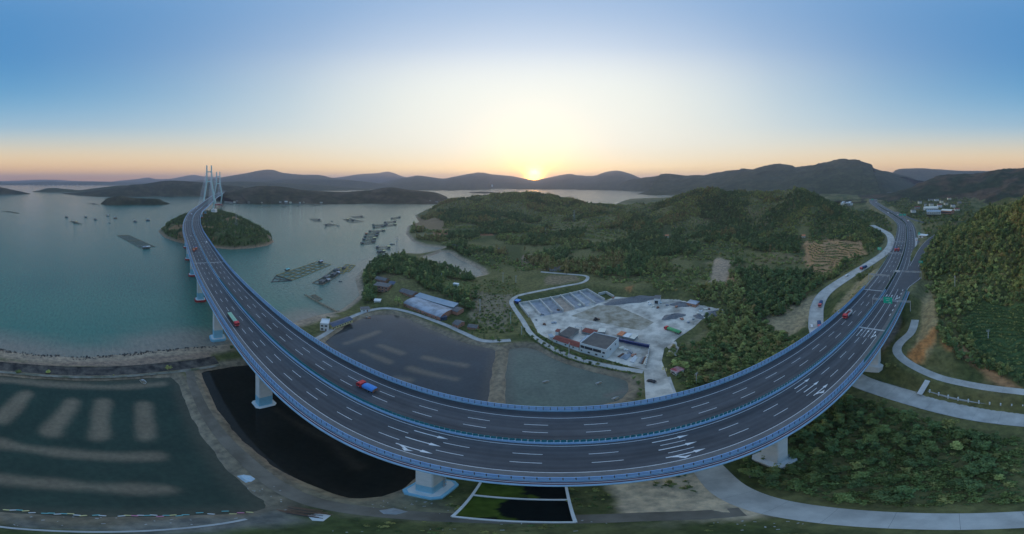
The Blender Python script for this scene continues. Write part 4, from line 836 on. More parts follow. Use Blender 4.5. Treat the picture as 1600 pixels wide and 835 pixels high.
# ------------------------------------------------------------------ buildings
B = dict(white=mat('white_render', (.66, .68, .70), (.52, .54, .56), .3, .8, bump=.01, bscale=3), brick=mat('orange_brick', (.36, .18, .12), (.27, .13, .09), .8, .9, bump=.02, bscale=6), yellow=mat('yellow_render', (.60, .50, .24), (.5, .42, .2), .5, .8), grey=mat('grey_render', (.26, .255, .25), (.19, .19, .185), .4, .9),
         darkroof=mat('dark_flat_roof', (.075, .07, .066), (.11, .10, .09), .3, .9, bump=.03, bscale=1.5), redroof=mat('red_tile', (.20, .055, .04), (.14, .04, .03), .7, .85, bump=.05, bscale=4), greytile=mat('grey_tile', (.085, .085, .09), (.13, .125, .12), .5, .85, bump=.05, bscale=4), blueroof=mat('blue_sheet_roof', (.20, .26, .32), (.27, .31, .35), .2, .45), greysheet=mat('grey_sheet_roof', (.30, .33, .38), (.17, .19, .22), .13, .45, contrast=(.42, .6)), navy=mat('navy_sheet_roof', (.03, .05, .09), (.05, .075, .12), .3, .4), deepblue=mat('deep_blue_sheet', (.010, .030, .12), (.010, .028, .10), .4, .5), orange=mat('orange_tile', (.50, .19, .09), (.4, .14, .07), .6, .8), cream=mat('cream_render', (.62, .56, .48), (.52, .47, .4), .4, .8))
def facing(pa, pb, z):
    a, b = G(*pa, z), G(*pb, z); return place(a, b)
def place(a, b):
    m = (a + b) / 2; L_ = (b - a).length; h = math.atan2(b.y - a.y, b.x - a.x)
    return m, h, L_                                     # local x along the front, local +y away from the camera when a is on the left
def house(label, a, b, depth, h, wall, roof, kind='flat', wins=(), doors=(), cat='house', name=None, ridge=1.6, over=.35, sill=True, group=None, zoff=-.1):
    m, rz, L_ = place(a, b); t = thing(name or 'house', label, cat, (m.x, m.y, m.z + zoff), rz, group); x = L_ / 2
    if kind == 'vault':
        b_ = MB(); n = 8; sec = [(depth / 2 - math.cos(math.pi * i / n) * depth / 2, h + math.sin(math.pi * i / n) * ridge) for i in range(n + 1)]
        k = len(sec); v = [(-x - over, y, z) for y, z in sec] + [(x + over, y, z) for y, z in sec]
        b_.add(v, [(i, i + 1, i + 1 + k, i + k) for i in range(k - 1)]); b_.build('roof', roof, t)
        w_ = MB().prism([(-x, .1), (x, .1), (x, depth - .1), (-x, depth - .1)], 0, h); e = [(y, z) for y, z in sec]
        for s in (-x, x): w_.add([(s, y, z) for y, z in e] , [tuple(range(k))])
        w_.build('wall', wall, t)
    else:
        MB().prism([(-x, 0), (x, 0), (x, depth), (-x, depth)], 0, h).build('wall', wall, t)
        o = over
        if kind == 'flat':
            r = MB().prism([(-x - o, -o), (x + o, -o), (x + o, depth + o), (-x - o, depth + o)], h + .003, h + .22).build('roof', roof, t)
        elif kind == 'parapet':
            r = MB().prism([(-x + .3, .3), (x - .3, .3), (x - .3, depth - .3), (-x + .3, depth - .3)], h - .2, h + .06).build('roof', roof, t)
            for c_, d_ in (((0, .13, h + .35), (L_, .26, .7)), ((0, depth - .13, h + .35), (L_, .26, .7)), ((-x + .13, depth / 2, h + .35), (.26, depth - .54, .7)), ((x - .13, depth / 2, h + .35), (.26, depth - .54, .7))): MB().box(c_, d_).build('parapet', wall, t)
        elif kind == 'shed':
            MB().add([(-x - o, -o, h + .02), (x + o, -o, h + .02), (x + o, depth + o, h + ridge), (-x - o, depth + o, h + ridge)], [(0, 1, 2, 3)]).add([(-x - o, -o, h - .12), (x + o, -o, h - .12), (x + o, -o, h + .02), (-x - o, -o, h + .02)], [(0, 1, 2, 3)]).build('roof', roof, t)
        else:
            y0, y1, yc = -o, depth + o, depth / 2
            for s, ye in ((-1, y0), (1, y1)):
                MB().add([(-x - o, ye, h - .1), (x + o, ye, h - .1), (x + o, yc, h + ridge), (-x - o, yc, h + ridge), (-x - o, ye, h - .25), (x + o, ye, h - .25), (x + o, yc, h + ridge - .15), (-x - o, yc, h + ridge - .15)], [(0, 1, 2, 3), (7, 6, 5, 4), (0, 4, 5, 1), (1, 5, 6, 2), (3, 7, 4, 0)]).build('roof', roof, t)
            for s in (-x, x): MB().add([(s, 0, h), (s, depth, h), (s, yc, h + ridge - .15)], [(0, 1, 2)]).build('gable', wall, t)
    for side, u, z, ww, hh in wins:                     # side f/r/l, position along it, sill height, width, height
        if side == 'f': c_, d_, dd = (-x + u * L_, -.0, z + hh / 2), (ww, .08, hh), (0, -.05)
        elif side == 'r': c_, d_, dd = (x, u * depth, z + hh / 2), (.08, ww, hh), (.05, 0)
        else: c_, d_, dd = (-x, u * depth, z + hh / 2), (.08, ww, hh), (-.05, 0)
        f_ = MB().box(c_, tuple(q + (.16 if q != .08 else 0) for q in d_)).build('window', M['white'], t)
        MB().box((c_[0] + dd[0] * .5, c_[1] + dd[1] * .5, c_[2]), d_).build('pane', M['glass'], f_)
        if sill and side == 'f' and ww > .9: MB().box((c_[0], -.12, z - .1), (ww + .3, .2, .1)).build('sill', M['conc'], f_)
    for u, ww, hh in doors:
        d_ = MB().box((-x + u * L_, -.0, hh / 2), (ww, .1, hh)).build('door', V['rust'], t); MB().box((-x + u * L_ + ww * .35, -.08, hh * .45), (.08, .06, .2)).build('handle', M['steel'], d_)
    return t
def yz(px, py, z=4.0): return G(px, py, z)
def Y(zx, zy, z=4.0): return G(860 + zx * .125, 500 + zy * .125, z)          # a point of the yard
house('white two storey building with dark flat roof beside the pond', Y(368, 400), Y(700, 490), 17, 7.4, B['white'], B['darkroof'], 'parapet',
      [('f', .10, 4.3, 2.6, 2.2), ('f', .34, 4.3, 5.2, 2.2), ('f', .66, 4.3, 5.2, 2.2), ('f', .90, 4.3, 1.5, 1.3), ('f', .07, 1.2, .8, 1.2), ('f', .35, 1.2, 1.4, 1.2), ('f', .63, 1.2, 1.4, 1.2), ('f', .87, .9, .9, 1.2), ('r', .3, 4.6, 1.4, 1.3), ('r', .7, 4.6, 1.4, 1.3)], cat='building', name='yard_building')
house('long low building with red tiled roof beside the white one', Y(35, 275), Y(352, 382), 5.5, 3.0, B['white'], B['redroof'], 'gable', [('f', .15, 1, .9, 1), ('f', .5, 1, 1, 1), ('f', .8, 1, 1, 1)], [(.65, 1, 2.1)], ridge=1.3, cat='building', name='yard_building')
house('small white gatehouse with blue window at the yard corner', Y(62, 205), Y(100, 212), 3.5, 4.6, B['white'], B['redroof'], 'flat', [('r', .5, 2.6, 2.2, 1.2)], cat='building', name='gatehouse')
house('dark roofed workshop behind the red tiled building', Y(108, 226), Y(230, 262), 13, 3.4, B['grey'], B['darkroof'], 'flat', cat='building', name='workshop')
house('low pale blue shed at the left end of the yard', Y(0, 246), Y(40, 240), 4, 2.2, B['white'], B['blueroof'], 'flat', cat='shed', name='shed')
house('pale blue roofed lean-to against the white building', Y(372, 262, 7), Y(400, 270, 7), 9, 2.6, B['white'], B['blueroof'], 'shed', ridge=.5, cat='shed', name='lean_to', zoff=-3.1)
house('cream roofed open shelter next to the blue fence', Y(598, 190), Y(676, 196), 5, 3.2, B['grey'], B['cream'], 'flat', cat='shelter', name='shelter')
house('rusty red roofed long shed behind the white building', Y(396, 172), Y(545, 208), 5, 2.4, B['grey'], B['redroof'], 'shed', ridge=.4, cat='shed', name='shed')
for k, (zx, zy, zx2, zy2, m_, lab) in enumerate(((835, 218, 900, 236, B['orange'], 'shed with orange and white roof behind the blue fence'), (905, 240, 985, 256, B['white'], 'white roofed shed behind the blue fence'), (985, 258, 1045, 272, B['cream'], 'cream roofed shed behind the blue fence'))):
    house(lab, Y(zx, zy), Y(zx2, zy2), 5.5, 2.6, B['grey'], m_, 'flat', cat='shed', name='shed')
t = thing('fence', 'tall deep blue sheet fence across the yard', 'fence', (0, 0, 0)); a, b = Y(600, 205), Y(1236, 352); n = 18
for k in range(n):
    p, q = a.lerp(b, k / n), a.lerp(b, (k + 1) / n); MB().box(((p.x + q.x) / 2, (p.y + q.y) / 2, 5.35), ((q - p).length - .06, .12, 2.7), math.atan2(q.y - p.y, q.x - p.x)).build('fence_panel', B['deepblue'], t)
MB().box(((a + b) / 2) + Vector((0, -.5, 2.85)), ((b - a).length, 1.4, .12), math.atan2(b.y - a.y, b.x - a.x)).build('canopy', B['deepblue'], t)
t = thing('storage_wall', 'pale concrete wall closing the pipe store on its right', 'wall'); a, b = Y(1240, 365), Y(1190, 600); MB().box((a + b) / 2 + Vector((0, 0, .9)), ((b - a).length, .3, 1.9), math.atan2(b.y - a.y, b.x - a.x)).build('wall', M['conc'], t)
for k in range(10): p = a.lerp(b, (k + .5) / 10); MB().box(p + Vector((0, 0, 2.0)), (.5, .5, .35), .4).build('coping_stone', M['concwhite'], t)
t = thing('portal_frame', 'white steel portal frame in the yard', 'frame'); a, b = Y(312, 155), Y(388, 160)
for p in (a, b): MB().box(p + Vector((0, 0, 2.6)), (.45, .45, 5.2)).build('post', M['white'], t)
MB().box((a + b) / 2 + Vector((0, 0, 5.3)), ((b - a).length + .5, .45, .4), math.atan2(b.y - a.y, b.x - a.x)).build('beam', M['white'], t)
pip = [(850, 470, 915, 425), (880, 485, 950, 435), (915, 495, 985, 430), (940, 505, 1005, 435), (1000, 530, 1060, 455), (1030, 540, 1075, 470), (1120, 545, 1160, 470), (1150, 555, 1195, 470), (1170, 570, 1215, 440)]
pc = ['rusty', 'grey blue', 'blue', 'blue', 'white', 'white', 'grey', 'rusty', 'cream']; pm = dict(zip(set(pc), range(9)))
PM = {'rusty': V['rust'], 'grey blue': B['greysheet'], 'blue': B['blueroof'], 'white': V['white'], 'grey': V['grey'], 'cream': B['cream']}
for (x0, y0, x1, y1), c_ in zip(pip, pc):
    a, b = Y(x0, y0), Y(x1, y1); t = thing('stacked_beams', c_ + ' steel sections stacked in the open store', 'beams', a, math.atan2(b.y - a.y, b.x - a.x), 'steel sections in the yard store'); L_ = (b - a).length
    for i in range(3): MB().tube((0, i * .5 - .5, .3), (L_, i * .5 - .5, .3), .24, n=6).build('beam', PM[c_], t)
    for i in range(2): MB().tube((.2, i * .5 - .25, .72), (L_ - .3, i * .5 - .25, .72), .24, n=6).build('beam', PM[c_], t)
# yard ground and storage bays
struct(MB().add([(q[0], q[1], 4.03) for q in YARD], [tuple(range(len(YARD)))]).build('yard_ground', M['yard']), 'pale broken concrete of the works yard')
M['gravel'] = mat('brown_gravel', (.17, .145, .10), (.33, .30, .25), .16, .95, bump=.1, bscale=1.4)
struct(MB().add([(q[0], q[1], 4.05) for q in G2([(892, 494), (935, 477), (962, 477), (1000, 494), (1022, 504), (1002, 517), (955, 508), (928, 502)], 4)], [tuple(range(8))]).build('unpaved_ground', M['gravel']), 'brown unpaved middle of the works yard')
t = thing('storage_bays', 'row of pale concrete storage bays along the back of the yard', 'storage bay'); M['bay'] = mat('bay_concrete', (.46, .44, .41), (.34, .33, .31), .3, .9)
def Y4(zx, zy, z=4.0): return G(780 + zx * .2395, 430 + zy * .2395, z)
walls = [((130, 195), (575, 103)), ((130, 195), (195, 278)), ((192, 182), (270, 270)), ((263, 167), (345, 256)), ((332, 153), (420, 243)), ((398, 140), (495, 224)), ((460, 127), (560, 208)), ((520, 115), (625, 193)), ((575, 103), (690, 170)), ((645, 133), (697, 120)), ((697, 120), (750, 150))]
bw_ = [walls[1], walls[2], walls[3], walls[4], walls[5], walls[6], walls[7], walls[8]]; BF = [M['yard'], mat('blue_grey_floor', (.20, .22, .25), (.32, .33, .35), .2, .9), mat('wet_grey_floor', (.15, .16, .18), (.25, .26, .28), .2, .8), mat('rusty_floor', (.34, .27, .21), (.22, .18, .15), .25, .9)]
for k in range(7):
    MB().add([(*Y4(*q)[:2], 4.045) for q in (bw_[k][0], bw_[k + 1][0], bw_[k + 1][1], bw_[k][1])], [(0, 1, 2, 3)]).build('bay_floor', BF[(0, 1, 2, 3, 2, 1, 2)[k]], t)
for k, (a, b) in enumerate(walls):
    a, b = Y4(*a), Y4(*b); L_ = (b - a).length; MB().box((a + b) / 2 + Vector((0, 0, 1.3 + .002 * k)), (L_ + (.8 if k == 0 else -.85), .85, 2.7 + .004 * k), math.atan2(b.y - a.y, b.x - a.x)).build('bay_wall', M['bay'], t)
M['ggrav'] = mat('grey_gravel', (.10, .10, .105), (.16, .16, .165), 1.2, .95, bump=.15, bscale=2)
def heap(label, px, py, rx, ry, h, m, rz=0, seed=1, z=4.0):
    p = G(px, py, z); b = MB(); n = 22; rings = 6; v = []
    for j in range(rings + 1):
        r = 1 - j / rings
        for i in range(n):
            a = 2 * math.pi * i / n; k = 1 + .3 * math.sin(2 * a + seed) + .16 * math.sin(5 * a + seed * 2); hz = h * (1 - r ** 1.4) * (1 + .25 * math.sin(a * 3 + seed + j))
            v.append((rx * r * k * math.cos(a), ry * r * k * math.sin(a), hz - .05))
    b.add(v, [(j * n + i, j * n + (i + 1) % n, (j + 1) * n + (i + 1) % n, (j + 1) * n + i) for j in range(rings) for i in range(n)] + [tuple(range(rings * n, rings * n + n))])
    tag(b.build('gravel_heap', m, None, p, rz, True), label, 'gravel heap')
heap('long dark gravel heap along the back of the yard', 993, 469, 24, 9, 3.2, M['ggrav'], -.2, 1)
heap('round dark gravel heap in the right half of the yard', 1052, 495, 8, 6, 2.4, M['ggrav'], 0, 2)
heap('dark gravel heap at the right end of the yard', 1118, 490, 9, 6, 2.6, M['ggrav'], 0, 3)
heap('low gravel heap beside the pinkish hut', 1064, 476, 9, 6, 2.0, M['ggrav'], 0, 4)
heap('small gravel heap by the grass strip at the yard edge', 1092, 495, 5, 4, 1.6, M['ggrav'], 0, 5)
heap('pale sand heap inside a storage bay', 925, 475, 4, 3, 1.5, M['yard'], 0, 6)
heap('pale rubble heap where the yard lane narrows', 1052, 545, 7, 4, 1.6, M['yard'], .8, 7)
house('pale cube crusher shed at the back of the yard', G(1022, 475, 4), G(1031, 475.5, 4), 7, 6, B['white'], B['greytile'], 'flat', [('f', .4, .5, 3, 3)], cat='shed', name='crusher_shed')
house('small pinkish brick hut at the back of the yard', G(1073, 478, 4), G(1087, 481, 4), 7, 3.4, B['brick'], B['greysheet'], 'flat', [('f', .5, 1, 1.4, 1.2)], cat='hut', name='hut')
house('hut with red and white roof at the yard entrance', G(1048, 583, 4), G(1057, 588, 4), 5, 3.0, B['white'], mat('red_white_roof', (.24, .025, .035), (.30, .20, .20), .5, .6), 'flat', [('f', .5, 1, 1.6, 1.2)], [(.2, .9, 2.0)], cat='hut', name='guard_hut')
house('small bright blue shed at the corner of the yard lane', G(804, 473.5, 5.3), G(810, 475, 5.3), 4, 2.6, B['deepblue'], mat('bright_blue', (.04, .22, .62), (.03, .18, .5), 1, .5), 'flat', cat='shed', name='shed')
t = thing('gate_posts', 'yellow gate posts at the yard entrance', 'gate'); 
for px, py in ((1036, 578), (1041, 580)): MB().box(G(px, py, 4) + Vector((0, 0, 1.2)), (.5, .5, 2.6)).build('post', B['yellow'], t)
t = thing('wheel_loader', 'small dark wheel loader in the middle of the yard', 'loader', G(931, 501, 4.06), .4)
MB().box((0, 0, 1.3), (3.2, 1.8, 1.2), 0, taper=.85).build('body', V['black'], t); MB().box((-.2, 0, 2.5), (1.4, 1.5, 1.3), 0, taper=.8).build('cab', M['glass'], t); MB().box((2.6, 0, .6), (1.0, 2.4, .9), 0, taper=.8).build('bucket', V['rust'], t)
for x in (-1.1, 1.1):
    for s in (-1, 1): ob('wheel', WH, t, (x, s * 1.0, .55))
BS = [M['concwhite'], B['cream'], V['rust'], B['greysheet'], V['grey'], B['brick']]; bn = ['white', 'cream', 'rusty', 'grey blue', 'grey', 'brick red']
for k, (px, py) in enumerate(((1016, 476), (1019, 480), (1028, 481), (1042, 478), (1049, 477), (1056, 481), (1095, 487), (1102, 484), (1110, 484), (1075, 505), (1083, 500), (1066, 499), (1012, 473), (905, 478), (872, 486), (848, 492), (838, 500), (958, 466), (1034, 474), (1090, 491), (850, 508), (866, 505), (985, 551), (990, 556), (978, 548), (970, 545))):
    t = thing('block_stack', '%s stack of blocks, %s counted along the yard clutter' % (bn[k % 6], nth(k + 1)), 'block stack', G(px, py, 4.06), random.random() * 3, 'stacks of blocks in the yard')
    for i in range(random.randint(2, 5)): MB().box((random.uniform(-1.2, 1.2), random.uniform(-1, 1), .5 + .1 * i), (random.uniform(.8, 2.4), random.uniform(.6, 1.4), random.uniform(.6, 1.3)), random.uniform(-.3, .3)).build('block', BS[k % 6], t)
# ---- sheds and houses on the headland
def S_(zx, zy, z=3.6): return G(560 + zx * .11976, 420 + zy * .11976, z)
house('long barrel roofed grey blue shed behind the pond', S_(590, 490), S_(1065, 678), 18, 3.2, B['brick'], B['greysheet'], 'vault', [('f', .1 + .1 * k, 1.0, 1.2, 1.1) for k in range(9)], [(.04, 2, 2.4)], cat='shed', name='long_shed', ridge=2.6, sill=False)
house('long narrow shed with blue sheet roof on the uphill side', S_(735, 395, 5), S_(1240, 545, 5), 7.5, 3.4, B['grey'], B['blueroof'], 'shed', ridge=1.0, cat='shed', name='long_shed')
house('dark roofed annex at the end of the barrel roofed shed', S_(1072, 682), S_(1155, 668), 6, 3.0, B['navy'], B['navy'], 'flat', cat='shed', name='annex')
house('small vaulted outbuilding with grey roof right of the sheds', S_(1222, 590, 4.5), S_(1290, 612, 4.5), 9, 3.2, B['brick'], B['greytile'], 'vault', ridge=1.4, cat='shed', name='outbuilding')
house('derelict brick house with grey tiled roof by the right end of the sheds', S_(1228, 755), S_(1300, 782), 7.5, 3.2, B['brick'], B['greytile'], 'gable', [('f', .3, 1, 1, 1), ('r', .5, 1, 1, 1)], [(.7, 1, 2)], ridge=1.6)
house('two storey orange brick house with grey roof on the headland', S_(205, 290, 5), S_(385, 318, 5), 9, 6.8, B['brick'], B['greytile'], 'flat', [('f', .12 + .25 * k, 1.0 + 3.3 * j, 1.5, 1.4) for k in range(4) for j in (0, 1)], [(.5, 1.1, 2.1)], over=.8)
house('grey tiled house behind the orange brick one', S_(215, 165, 8), S_(350, 195, 8), 8, 3.4, B['brick'], B['greytile'], 'gable', [('f', .2, 1, 1, 1), ('f', .5, 1, 1, 1), ('f', .8, 1, 1, 1)], [(.35, 1, 2)], ridge=1.8)
house('dark navy roofed shed behind the orange brick house', S_(390, 235, 7), S_(545, 255, 7), 9, 3.6, B['navy'], B['navy'], 'gable', ridge=1.5, cat='shed', name='shed')
house('weathered brick barn with long grey roof uphill of the sheds', S_(530, 330, 5.5), S_(700, 385, 5.5), 9, 3.4, B['brick'], B['greytile'], 'gable', [('f', .3, 1, 1, 1), ('f', .7, 1, 1, 1)], ridge=1.6, cat='barn', name='barn')
house('small white hut at the shore end of the dike', S_(205, 452), S_(285, 458), 4.5, 3, B['white'], B['white'], 'flat', cat='hut', name='hut')
house('low white hut with red door beside the dike lane', S_(40, 570), S_(150, 560), 5, 2.8, B['white'], B['greytile'], 'flat', [('f', .3, 1, 1, 1)], [(.7, .9, 2)], cat='hut', name='hut')
house('white two storey house with flat roof at the corner of the pond', G(500, 516.5, 3.6), G(513, 517.5, 3.6), 8, 6.4, B['white'], B['white'], 'parapet', [('f', .25, 4.0, 1.6, 1.3), ('f', .72, 4.0, 1.6, 1.3), ('f', .25, 1.0, 1.6, 1.3), ('r', .35, 4.0, 2, 1.3), ('r', .72, 4.0, 2, 1.3)], [(.7, 1, 2.1)])
house('long yellow walled shed with dark roof along the pond dike', G(520, 515.5, 3.6), G(551, 504, 3.6), 6.5, 3.0, B['yellow'], B['navy'], 'gable', [('f', .1 + .13 * k, 1.0, 1.0, 1.1) for k in range(7)], [(.03, 1, 2)], ridge=1.2, cat='shed', name='long_shed')
house('low grey hut between the dike and the vegetable plots', G(690, 530, 3.6) + Vector((14, 18, 0)), G(705, 533, 3.6) + Vector((14, 18, 0)), 5, 2.4, B['brick'], B['greytile'], 'gable', ridge=1.2, cat='hut', name='hut')
for px, py, lab in ((1042, 372, 'small orange roofed shrine alone on the central hill'), (1255, 373, 'orange roofed shrine above the brown terraces')):
    p = hit(px, py); d = Vector((math.cos(R((px - 800) / PXD)), -math.sin(R((px - 800) / PXD)), 0)) * 3.2
    house(lab, p - d, p + d, 5, 3.4, B['cream'], B['orange'], 'gable', [('f', .2, 1, .9, 1.2), ('f', .8, 1, .9, 1.2)], [(.5, 1.4, 2.2)], ridge=2.0, cat='shrine', name='shrine', zoff=.4)
p = hit(708, 447); house('tiny white hut on the headland meadow', p, p + Vector((5, -1, 0)), 3, 2.4, B['white'], B['white'], 'flat', cat='hut', name='hut')
p = hit(776, 393); house('long low farmhouse on the terraces above the cove', p - Vector((11, 0, 0)), p + Vector((11, -1, 0)), 7, 3.2, B['cream'], B['greytile'], 'gable', [('f', .2 + .2 * k, 1, 1, 1) for k in range(4)], ridge=1.8, name='farmhouse')
p = hit(712, 387); house('brown roofed farmhouse at the head of the cove', p - Vector((6, 0, 0)), p + Vector((6, -1, 0)), 7, 3.4, B['brick'], B['greytile'], 'gable', ridge=1.8, name='farmhouse')
p = hit(868, 424); house('dark roofed farmhouse beside the bend of the lane', p - Vector((7, 0, 0)), p + Vector((7, -1, 0)), 7, 3.4, B['grey'], B['greytile'], 'gable', [('f', .3, 1, 1, 1), ('f', .7, 1, 1, 1)], ridge=1.8, name='farmhouse')
# ---- valley at the right
def V_(px, py, z=33.5): return G(px, py, z)
house('white service building with tapered canopy roof beside the slip road', V_(1435, 372), V_(1447, 373), 9, 4.5, B['white'], B['white'], 'flat', [('f', .25, 1, 3, 2), ('f', .75, 1, 3, 2)], cat='building', name='service_building', over=1.5)
for lab, a, b, dp, h_, w_, r_ in (('long works hall with pale roof in the valley', (1445, 330), (1466, 329.5), 24, 9, B['white'], B['cream']), ('long works hall with blue roof in the valley', (1448, 335), (1470, 335), 20, 7, B['white'], B['blueroof']), ('pink walled hall at the right end of the works', (1470, 333.5), (1486, 334.5), 20, 8, B['brick'], B['cream']),
                                  ('white farmhouse group above the works', (1450, 315.5), (1459, 315.5), 16, 9, B['white'], B['greytile']), ('small white house above the works', (1444, 323), (1448, 323), 10, 7, B['white'], B['greytile'])):
    house(lab, V_(*a, 35), V_(*b, 35), dp, h_, w_, r_, 'gable', [('f', .1 + .16 * k, 2, 5, 2.5) for k in range(6)] if 'hall' in lab else [('f', .3, 1.5, 2, 2), ('f', .7, 1.5, 2, 2)], ridge=3, cat='building', name='works_hall' if 'hall' in lab else 'house', sill=False)
vx = [(1438, 318), (1464, 314), (1472, 317), (1479, 320), (1490, 324), (1496, 329), (1434, 326), (1456, 322), (1484, 312), (1500, 318), (1428, 332), (1469, 324)]
for k, (px, py) in enumerate(vx):
    p = V_(px, py, 36 + (340 - py) * .35); e = Vector((2.5, -6, 0)) * random.uniform(.7, 1.4); house('%s pale hamlet house of the slope above the valley works' % nth(k + 1), p - e, p + e, random.uniform(8, 12), random.uniform(5, 8), B[random.choice(['white', 'cream', 'grey'])], B[random.choice(['greytile', 'greytile', 'redroof'])], 'gable', [('f', .3, 1.5, 1.6, 1.6), ('f', .7, 1.5, 1.6, 1.6)], ridge=2, group='hamlet houses above the valley works', sill=False, zoff=-1)
for k in range(7):
    px, py = 1314 + 4.2 * (k % 4) + 2 * (k // 4), 321 - 1.8 * (k // 4) + .4 * (k % 3); p = V_(px, py, 30); c_ = ('white', 'cream', 'grey')[k % 3]
    house(nth(k + 1) + ' pale village house of the hamlet behind the central hill', p, p + Vector((6, -13, 0)), 11, 8 + k % 3, B[c_], B['greytile'] if k % 2 else B['white'], 'gable', [('f', .3, 4, 2, 1.6), ('f', .7, 4, 2, 1.6)], ridge=2, group='village houses behind the central hill', sill=False)
# retaining wall with pillars below the hill path
t = thing('retaining_wall', 'low retaining wall with pale pillars below the hill path', 'wall')
RW = Path(gp([(1450, 612, 8.6), (1480, 621, 8), (1520, 629, 7.5), (1560, 634, 7), (1600, 637, 6.6), (1660, 640, 6.4)]), 2)
MB().sweep(RW, [(-.3, -1), (.3, -1), (.3, .6), (-.3, .6)], 0, RW.len, 3).build('wall', M['conc'], t)
for k in range(int(RW.len / 4.2)): p, h = RW.at(k * 4.2 + 1, -.3, .8); MB().box((0, 0, 0), (.5, .5, 3.0)).build('pillar', M['concwhite'], t, p, h)
t = thing('stairway', 'concrete steps down the bank below the hill path', 'stairs'); a, b = G(1449, 596, 13.4), G(1437, 616, 8.3)
for k in range(14): p = a.lerp(b, k / 13); MB().box((0, 0, 0), (2.4, .7, .4)).build('step', M['concwhite'], t, p + Vector((0, 0, .2)), math.atan2(b.y - a.y, b.x - a.x) + math.pi / 2)
# ------------------------------------------------------------------ tank, sea wall, odds and ends by the ponds
t = thing('settling_tank', 'pale walled settling tank with green algae under the viaduct', 'tank'); tz = 3.6
q = [G(x, y, tz + .8) for x, y in ((752, 752), (884, 757), (899, 816), (707, 807))]; ml, mr = q[0].lerp(q[3], .4), q[1].lerp(q[2], .42)
for a, b in ((q[0], q[1]), (q[1], q[2]), (q[3], q[2]), (q[0], q[3]), (ml, mr)): MB().box((a + b) / 2 - Vector((0, 0, .75)), ((b - a).length + .1, .55, 1.6 + .01 * random.random()), math.atan2(b.y - a.y, b.x - a.x)).build('tank_wall', M['concwhite'], t)
n = 40; X = np.empty((n, n)); Yg = np.empty((n, n))
for i in range(n):
    for j in range(n):
        a, b = q[3].lerp(q[2], j / (n - 1)), q[0].lerp(q[1], j / (n - 1)); c_ = a.lerp(b, i / (n - 1)); X[i, j], Yg[i, j] = c_.x, c_.y
U, W_ = np.meshgrid(np.linspace(0, 1, n), np.linspace(0, 1, n)); al = smooth(.42, .52, 1 - U + (fbm(X / 4, Yg / 4, 4, 2) - .47) * .9 - .12)[..., None]
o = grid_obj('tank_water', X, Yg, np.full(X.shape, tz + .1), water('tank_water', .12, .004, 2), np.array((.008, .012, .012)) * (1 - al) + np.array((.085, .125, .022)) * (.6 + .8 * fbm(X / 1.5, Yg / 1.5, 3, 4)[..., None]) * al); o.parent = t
M['stone'] = mat('dark_stone', (.018, .018, .019), (.10, .088, .074), .22, .95, bump=.3, bscale=1.0, detail=9, contrast=(.36, .66))
SW = Path(gp([(-110, 552, 3.3), (-60, 561, 3.3), (0, 569, 3.3), (60, 574, 3.3), (150, 577, 3.3), (240, 572, 3.3), (300, 566, 3.3), (335, 560, 3.3)]), 2)
t = thing('sea_wall', 'dark stone faced dike along the shore left of the bridge', 'wall'); MB().sweep(SW, [(4.5, -1.8), (.6, 1.4), (0, 1.4), (-6.6, .1), (-6.6, -.8)], 0, SW.len, 2).build('wall_body', M['stone'], t)
MB().sweep(SW, [(-.15, 1.2), (.5, 1.2), (.5, 1.62), (-.15, 1.62)], 0, SW.len, 3).build('coping', M['stone'], t)
PW = Path([tuple(v) for v in [SW.at(u, -8.4)[0] for u in np.linspace(0, SW.len, 24)]], 2); struct(flat(PW, -1.0, 1.0, 0, PW.len, .2, 3).build('sea_wall_path', mat('weedy_path', (.07, .075, .045), (.20, .19, .165), .16, .9, detail=8)), 'concrete path at the foot of the stone faced dike')
rk = MB()
for k in range(420):
    a = random.random(); i = a * 6; px = -60 + 400 * a; row = np.interp(px, [-60, 0, 60, 120, 180, 240, 300, 340], [537, 548, 556, 560, 557, 550, 545, 543]) + random.uniform(-3, 5); p = G(px, row, .5); r = random.uniform(.2, .7)
    v = [(p.x + r * random.uniform(.6, 1.2) * math.cos(t_), p.y + r * random.uniform(.6, 1.2) * math.sin(t_), z_) for z_ in (.0, .35 + r * .4) for t_ in (0, 1.3, 2.5, 3.8, 5.1)]
    rk.add(v, [(0, 1, 6, 5), (1, 2, 7, 6), (2, 3, 8, 7), (3, 4, 9, 8), (4, 0, 5, 9), (5, 6, 7, 8, 9)])
struct(rk.build('shore_rocks', M['stone']), 'dark seaweed covered rocks along the tide line', 'stuff')
FC = {'white': M['white'], 'yellow': B['yellow'], 'teal': mat('teal_float', (.14, .34, .34), None), 'pink': mat('pink_float', (.55, .2, .3), None)}
fm = {}
for c_, m_ in FC.items(): b = MB(); b.tube((-.45, 0, .2), (.45, 0, .2), .22, n=8); b.tube((-.6, 0, .2), (-.45, 0, .2), .1, .22, 8); b.tube((.45, 0, .2), (.6, 0, .2), .22, .1, 8); fm[c_] = b.mesh('float', m_)
for k, px in enumerate([q for q in range(0, 300, 10) if random.random() < .72] + [312, 330, 352, 364, 376, 390]):
    c_ = random.choice(['white', 'white', 'yellow', 'teal', 'white', 'pink'] if k % 3 else ['yellow', 'teal']); py = np.interp(px, [0, 60, 150, 250, 320, 400], [795, 801, 806, 806, 803, 797]) + random.uniform(-1.2, 1.2) + (0 if px < 305 else random.uniform(-3, 3)); p = G(px, py, 2.9); p.z = max(2.15, float(hgt(p.x, p.y)))
    o = ob('float', fm[c_], None, p, -R((px - 800) / PXD) + random.uniform(-.3, .3)); tag(o, c_ + ' foam float, ' + nth(k + 1) + ' from the left along the bottom dike of the large pond', 'float', c_ + ' floats along the pond dike')
